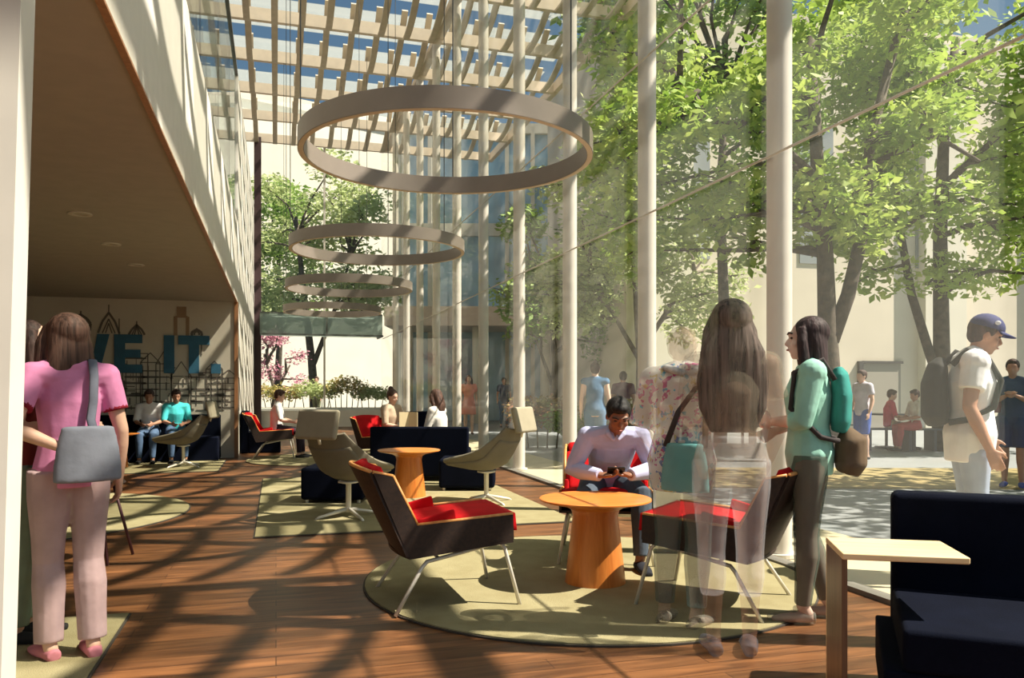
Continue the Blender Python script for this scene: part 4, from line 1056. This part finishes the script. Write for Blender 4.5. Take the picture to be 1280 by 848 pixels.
# beige building behind the trees
M_BEIGE = mat('limestone', (0.70, 0.62, 0.50), 0.85, var=0.05, vscale=.6)
M_BEIGE2 = mat('limestone_pale', (0.72, 0.67, 0.56), 0.85, var=0.04, vscale=.6)
bd = thing('stone_building', 'plain beige limestone building behind the plaza trees', 'building', world(8.8, 25.0), -TH+.25)
bm = BM(); box(bm, -5.6, 24, 0, 8, -.1, 13); obj('facade', bm, M_BEIGE, bd)
for (x0, x1, nm) in ((-5.0, -3.6, 'pilaster'), (4.6, 6.2, 'pilaster'), (9.5, 11.2, 'pilaster')):
    bm = BM(); box(bm, x0, x1, -.35, 0, -.1, 12.5); obj(nm, bm, M_BEIGE2, bd)
bm = BM(); box(bm, 2.3, 3.9, -.05, .05, 0, 2.1); o = obj('doorway', bm, mat('grey_door', (0.33, 0.30, 0.25), .6), bd)
bm = BM(); box(bm, 2.3, 2.45, -.12, .02, 0, 2.15); box(bm, 2.45, 3.95, -.12, .02, 2.08, 2.16); obj('door_frame', bm, mat('door_frame_dark', (0.06, 0.055, 0.05), .6), bd)
for k in range(5):
    bm = BM(); box(bm, -4.5+k*4.3+.4, -4.5+k*4.3+1.6, -.04, .02, 5.2, 9.6); obj('window', bm, mat('dull_window', (0.30, 0.32, 0.33), .2), bd)
# modern glass building on the left of the plaza
gb = thing('glass_building', 'modern glass building with a pale terrace slab across the plaza', 'building', world(-4.4, 31.0), -TH)
M_BLUEG = mat('blue_facade_glass', (0.34, 0.54, 0.70), 0.12, spec=.9, var=.25, vscale=.5)
bm = BM(); box(bm, 0, 6.5, 1.2, 8, 0, 11.5); obj('glazing', bm, M_BLUEG, gb)
bm = BM(); box(bm, -.2, 6.4, -2.2, 1.5, 3.55, 4.25); obj('terrace_slab', bm, mat('pink_concrete', (0.62, 0.50, 0.42), .8, var=.04), gb)
bm = BM(); box(bm, -.2, 6.5, 1.0, 1.3, 7.4, 7.9); box(bm, -.2, 6.6, 1.0, 8, 11.5, 11.9); obj('floor_edge', bm, M_BEIGE2, gb)
for k in range(7):
    bm = BM(); box(bm, k*1.03, k*1.03+.16, 1.0, 1.25, 0, 11.5); obj('mullion', bm, M_BEIGE2, gb)
for x in (.6, 3.1, 5.6):
    bm = BM(); lathe(bm, [(0, 0), (.16, 0), (.16, 3.55), (0, 3.55)], 16, (x, -1.6, 0)); obj('terrace_column', bm, M_BEIGE2, gb, smooth=True)
# pale building beyond the end wall
eb = thing('pale_building', 'pale building beyond the glass end wall', 'building', world(-15, 52), -TH+.6)
bm = BM(); box(bm, -6, 16, 0, 6, 0, 20); obj('facade', bm, M_BEIGE2, eb)
bm = BM(); box(bm, 8.6, 9.9, -.4, 0, 0, 19.5); obj('pilaster', bm, M_BEIGE, eb)
bm = BM(); box(bm, -6, 16, -.25, 0, 19.6, 20.3); obj('cornice', bm, M_BEIGE, eb)

# ---- outdoor bench and tables near the doorway
def bench_out(u, D, lb, w=1.5):
    p = world(u, D); t = thing('outdoor_bench', lb, 'bench', (p.x, p.y, 0), -TH, 'dark outdoor benches')
    M = mat('bench_dark', (0.05, 0.06, 0.08), .6)
    bm = BM()
    for k in range(4): box(bm, -w/2, w/2, -.22+k*.115, -.12+k*.115, .42, .45)
    obj('seat', bm, M, t)
    for x in (-w/2+.15, w/2-.15):
        bm = BM(); box(bm, x-.03, x+.03, -.2, .2, 0, .42); obj('leg', bm, M, t)
bench_out(7.75, 16.5, 'dark outdoor bench under the person in red', 1.2); bench_out(8.3, 16.35, 'dark outdoor bench under the person in white', .8)
bench_out(6.9, 18.5, 'dark outdoor bench left of the doorway', 1.8); bench_out(10.6, 18.2, 'dark outdoor bench right of the doorway, behind the man in the cap', 1.6)
def otable(u, D, lb):
    p = world(u, D); t = thing('outdoor_table', lb, 'table', (p.x, p.y, 0), 0, 'dark outdoor tables'); M = mat('bench_dark', (0.05, 0.06, 0.08), .6)
    bm = BM(); lathe(bm, [(0, .70), (.40, .70), (.40, .73), (0, .73)], 28); obj('tabletop', bm, M, t)
    bm = BM(); lathe(bm, [(0, 0), (.24, 0), (.24, .02), (.03, .04), (.03, .70), (0, .70)], 20); obj('pedestal', bm, M, t)
otable(8.05, 17.2, 'dark outdoor table between the two people sitting outside')
otable(4.9, 17.0, 'dark outdoor table seen between the standing women')
bench_out(4.6, 17.8, 'dark outdoor bench seen between the standing women', 1.8)

# ---- planters with shrubs
M_LEAF = mat('leaf_bright', (0.25, 0.40, 0.05), 0.55, col2=(0.55, 0.66, 0.16), vscale=1.6, trans=.38)
M_LEAFD = mat('leaf_deep', (0.16, 0.29, 0.05), 0.55, col2=(0.38, 0.52, 0.13), vscale=1.3, trans=.34)
M_LEAFP = mat('leaf_pale', (0.40, 0.48, 0.18), 0.6, col2=(0.66, 0.72, 0.38), vscale=1.3, trans=.4)
M_BARK = mat('bark_dark', (0.085, 0.065, 0.048), 0.9, var=.3, vscale=8, bump=.6, bscale=25)
M_BARK2 = mat('bark_grey', (0.20, 0.165, 0.13), 0.9, var=.2, vscale=8, bump=.5, bscale=25)
def leaves(name, parent, centers, radii, n, size, m, seed=1, aspect=.5, flat=.25):
    rg = np.random.default_rng(seed)
    C = np.array(centers, float); Rr = np.array(radii, float)
    wts = Rr**2.2; wts /= wts.sum()
    idx = rg.choice(len(C), size=n, p=wts)
    d = rg.normal(size=(n, 3)); d /= np.linalg.norm(d, axis=1)[:, None]
    rad = rg.random(n)**.42
    p = C[idx]+d*(rad*Rr[idx])[:, None]*np.array([1, 1, .72])
    sz = size*(.6+.8*rg.random(n))
    a = rg.normal(size=(n, 3)); a[:, 2] *= flat*2; a[:, 2] -= .25; a /= np.linalg.norm(a, axis=1)[:, None]
    b = rg.normal(size=(n, 3)); b -= (b*a).sum(1)[:, None]*a; b[:, 2] *= .6; b /= np.linalg.norm(b, axis=1)[:, None]
    c = np.cross(a, b)
    tip = p+a*sz[:, None]; L = p+a*(sz*.5)[:, None]+b*(sz*aspect)[:, None]*.5+c*(sz*.06)[:, None]; Rt = p+a*(sz*.5)[:, None]-b*(sz*aspect)[:, None]*.5+c*(sz*.06)[:, None]
    V_ = np.stack([p, L, tip, Rt], 1).reshape(-1, 3)
    me = bpy.data.meshes.new(name)
    me.vertices.add(4*n); me.vertices.foreach_set('co', V_.ravel())
    me.loops.add(4*n); me.loops.foreach_set('vertex_index', np.arange(4*n))
    me.polygons.add(n); me.polygons.foreach_set('loop_start', np.arange(0, 4*n, 4)); me.polygons.foreach_set('loop_total', np.full(n, 4))
    me.materials.append(m); me.update(); me.validate()
    o = bpy.data.objects.new(name, me); link(o, parent); return o
def tree(label, u, D, stems, blobs, nleaf, lsize, m=None, bark=None, group='plaza trees', seed=1, name='tree', cat='tree', twigs=3):
    """stems: list of (pts[(du, dD, z)], r0, r1); blobs: list of (du, dD, z, r) in metres about the trunk foot"""
    p0 = world(u, D); t = thing(name, label, cat, (p0.x, p0.y, 0), -TH, group)
    bm = BM(); rr = random.Random(seed)
    for pts, r0, r1 in stems:
        n = len(pts); tube(bm, [Vector(q) for q in pts], [r0+(r1-r0)*i/(n-1) for i in range(n)], 10)
    nodes_ = [Vector(a).lerp(Vector(b), k_/4) for s_ in stems for a, b in zip(s_[0], s_[0][1:]) for k_ in range(4) if Vector(b).z > 1.0]
    for (x, y, z, r_) in blobs:
        c = Vector((x, y, z)); tp_ = min(nodes_, key=lambda q: (q-c).length*(1.0 if q.z < c.z else 1.6))
        mid = tp_.lerp(c, .5)+Vector((rr.uniform(-.3, .3), rr.uniform(-.3, .3), rr.uniform(0, .3)))
        tube(bm, [tp_, tp_.lerp(mid, .5)+Vector((0, 0, .08)), mid, c], [.06, .05, .04, .022], 7)
        for k in range(twigs):
            e = c+((c-mid).normalized()*.7+Vector((rr.uniform(-1, 1), rr.uniform(-1, 1), rr.uniform(-.6, .6))).normalized()*.6)*r_*.8
            tube(bm, [c, c.lerp(e, .5), e], [.022, .015, .006], 5)
    obj('trunk', bm, bark or M_BARK, t, smooth=True)
    leaves('foliage', t, [(a, b, c) for a, b, c, d in blobs], [d for a, b, c, d in blobs], nleaf, lsize, m or M_LEAF, seed)
    return t
def blobs_in(x0, x1, y0, y1, z0, z1, n, r0, r1, seed):
    rr = random.Random(seed); return [(rr.uniform(x0, x1), rr.uniform(y0, y1), rr.uniform(z0, z1), rr.uniform(r0, r1)) for _ in range(n)]
# big forked tree (trunk behind the woman in mint)
D1 = 14.0
tree('large forked tree rising behind the woman in mint', (1040-640)/1000*D1, D1,
     [([(0, 0, -.05), (-.02, 0, 1.2), (-.08, 0, 2.3), (-.12, 0, 3.6), (-.22, .1, 5.2), (-.3, .2, 7.5)], .21, .09), ([(-.02, 0, 2.1), (.28, 0, 2.9), (.62, .1, 4.2), (.75, .2, 5.6), (1.2, .2, 7.4)], .14, .07),
      ([(-.2, 0, 4.9), (-1.1, -.2, 5.6), (-2.2, -.3, 5.9), (-2.9, -.3, 6.6)], .07, .035), ([(.7, .1, 5.2), (1.8, 0, 5.7), (2.7, .2, 5.3)], .06, .03)],
     blobs_in(-3.9, 2.0, -1.4, 1.4, 4.3, 8.6, 34, .55, 1.0, 5)+[(-3.4, 0, 3.7, .7), (-1.2, .3, 3.9, .7), (.4, 0, 3.95, .6), (-3.9, 0, 5, .6), (-2.4, 0, 4.2, .8)], 15000, .19, seed=3)
# second tree further right
D2 = 16.5
tree('large tree with two thin trunks behind the man in the cap', (1177-640)/1000*D2, D2,
     [([(0, 0, -.05), (0, 0, 2.0), (-.03, 0, 4.4), (.1, .1, 6.5), (.3, 0, 8.5)], .19, .08), ([(-.02, 0, 1.4), (-.25, 0, 2.0), (-.62, 0, 3.2), (-.85, 0, 4.5), (-1.0, 0, 6.0)], .11, .06), ([(.1, 0, 5.5), (1.5, 0, 6.8), (2.5, 0, 6.2), (3.2, 0, 4.9)], .08, .05)],
     blobs_in(-2.0, 4.6, -1.5, 1.6, 4.2, 10.0, 40, .6, 1.1, 9)+[(-1.3, 0, 3.7, .8), (-.2, -.4, 3.6, .7), (2.2, 0, 3.6, .7), (3.2, 0, 3.9, .8), (1.2, .4, 3.7, .8)], 16000, .20, seed=4)
# third, pale, between columns behind the seated man
D3 = 21
tree('slender pale tree seen between the columns above the seated man', (800-640)/1000*D3, D3,
     [([(0, 0, -.05), (0, 0, 2.2), (-.15, 0, 4.5), (.1, 0, 6.5)], .13, .05), ([(0, 0, 2.2), (.9, 0, 3.6), (1.6, 0, 4.6)], .08, .03), ([(0, 0, 2.0), (-.8, 0, 3.4), (-1.5, 0, 5)], .07, .03)],
     blobs_in(-2.1, 2.6, -1.3, 1.3, 2.9, 6.8, 26, .6, 1.0, 12)+[(-1.2, 0, 7.6, .9), (-.6, 0, 8.6, 1.0), (.5, 0, 8.2, 1.0)], 9000, .19, M_LEAFP, M_BARK2, seed=5)
D4 = 19
tree('leafy tree reaching across the top of the plaza view', (900-640)/1000*D4, D4,
     [([(0, 0, -.05), (.1, 0, 3), (0, 0, 6), (.2, 0, 9)], .16, .07), ([(0, 0, 5), (-1.6, 0, 6.6), (-2.6, 0, 7.6)], .07, .03)],
     blobs_in(-3.0, 2.4, -1.3, 1.3, 5.6, 11.2, 30, .7, 1.15, 21), 11000, .22, M_LEAFD, seed=6)
D5 = 25
tree('dark leafy tree beside the terrace of the glass building', (690-640)/1000*D5, D5,
     [([(0, 0, -.05), (.1, 0, 2.0), (.0, 0, 3.5)], .14, .07), ([(.08, 0, 1.2), (-.5, 0, 2.8)], .07, .04)],
     blobs_in(-1.2, 2.4, -.9, .9, 2.6, 6.6, 20, .6, 1.0, 31), 6500, .2, M_LEAFD, seed=7)
pz = Vector((12.6, 5.2, 0)); tree('unseen tree added beyond the right frame edge to shade the plaza', CT*12.6-ST*5.2, ST*12.6+CT*5.2,
     [([(0, 0, -.05), (.1, 0, 3), (0, 0, 6)], .2, .1)], blobs_in(-2.6, 2.6, -2.4, 2.6, 4.6, 8.6, 22, .9, 1.3, 77), 5000, .26, M_LEAF, seed=19)  # out of view, added so its crown shades the paving
D6 = 36
tree('bright tree beyond the glass end wall', (395-640)/1000*D6, D6,
     [([(0, 0, -.05), (-.2, 0, 2.6), (-.6, 0, 6), (-.9, 0, 9)], .22, .08), ([(-.1, 0, 2.4), (.9, 0, 5), (1.8, 0, 8)], .12, .05)],
     blobs_in(-2.8, 3.6, -1.8, 1.8, 4.4, 11.5, 34, .8, 1.3, 41), 9000, .27, M_LEAFP, seed=8)
tree('leafy tree at the left beyond the end glass wall', (345-640)/1000*40, 40,
     [([(0, 0, -.05), (.2, 0, 4), (.1, 0, 9)], .2, .08)], blobs_in(-2.2, 2.2, -1.8, 1.8, 5, 11.5, 18, .9, 1.4, 47), 5000, .28, M_LEAFD, seed=18)
M_PINK = mat('blossom_pink', (0.62, 0.22, 0.34), 0.7, col2=(0.75, 0.45, 0.50), vscale=3, trans=.3)
tree('small pink blossoming tree beyond the end glass wall', (340-640)/1000*31, 31,
     [([(0, 0, -.05), (.1, 0, 1.2), (-.3, 0, 2.6)], .09, .04), ([(.1, 0, 1.0), (.7, 0, 2.2)], .06, .03)],
     blobs_in(-.8, 1.0, -.6, .6, 1.6, 3.3, 9, .35, .6, 51)+[(.9, 0, 1.3, .5)], 1500, .13, M_PINK, seed=9, group=None)
def shrub(name, label, px, D, w, h, n, size, m, seed, cat='shrub', group=None, base=0.0):
    p = at(px, D); t = thing(name, label, cat, (p.x, p.y, base), -TH, group)
    rr = random.Random(seed)
    bm = BM(); bl = []
    k_ = max(3, int(w/.25))
    for k in range(k_):
        x = -w/2+w*(k+.5)/k_; z = h*rr.uniform(.55, .75)
        tube(bm, [(x*.8, 0, 0), (x, rr.uniform(-.1, .1), z)], [.02, .01], 5); bl.append((x, rr.uniform(-.15, .15), z, h*.36))
    obj('stems', bm, M_BARK, t)
    leaves('foliage', t, [b[:3] for b in bl], [b[3] for b in bl], n, size, m, seed)
M_REDLEAF = mat('leaf_rusty', (0.34, 0.11, 0.05), 0.6, col2=(0.24, 0.30, 0.08), vscale=3.5, trans=.3)
M_FLOWER = mat('flower_mix', (0.62, 0.42, 0.14), 0.7, col2=(0.36, 0.40, 0.12), vscale=4, trans=.3)
shrub('shrub', 'rusty red and green shrub between the columns left of the seated man', 678, 17.0, 1.0, 1.25, 2600, .10, M_REDLEAF, 61, base=0)
shrub('shrub', 'dark green shrub outside directly behind the seated man', 735, 15.2, 1.3, .9, 2000, .10, M_LEAFD, 62)
shrub('shrub', 'brown green shrub outside right of the seated man', 792, 14.6, .6, 1.1, 1500, .10, M_REDLEAF, 64)
for k, (px, w_, h_, m_) in enumerate(((350, 1.6, 1.0, M_FLOWER), (395, 1.4, 1.15, M_LEAFP), (430, 1.5, 1.35, M_FLOWER), (465, 1.2, 1.0, M_LEAFP))):
    shrub('flower_bush', ('low yellow flowering bush at the left of the end planter', 'pale green bush behind the person in grey in the end planter', 'tall yellow flowering bush in the middle of the end planter', 'pale green bush at the right of the end planter')[k], px, 30.5, w_, h_, 1100, .13, m_, 70+k, 'bush', 'bushes in the planter beyond the end wall', base=.5)
pl = thing('planter', 'long pale planter beyond the end glass wall', 'planter', world(-10.2, 29.9), -TH)
bm = BM(); box(bm, 0, 6.2, 0, 1.3, 0, .55); obj('trough', bm, M_BEIGE2, pl, bevel=.02)
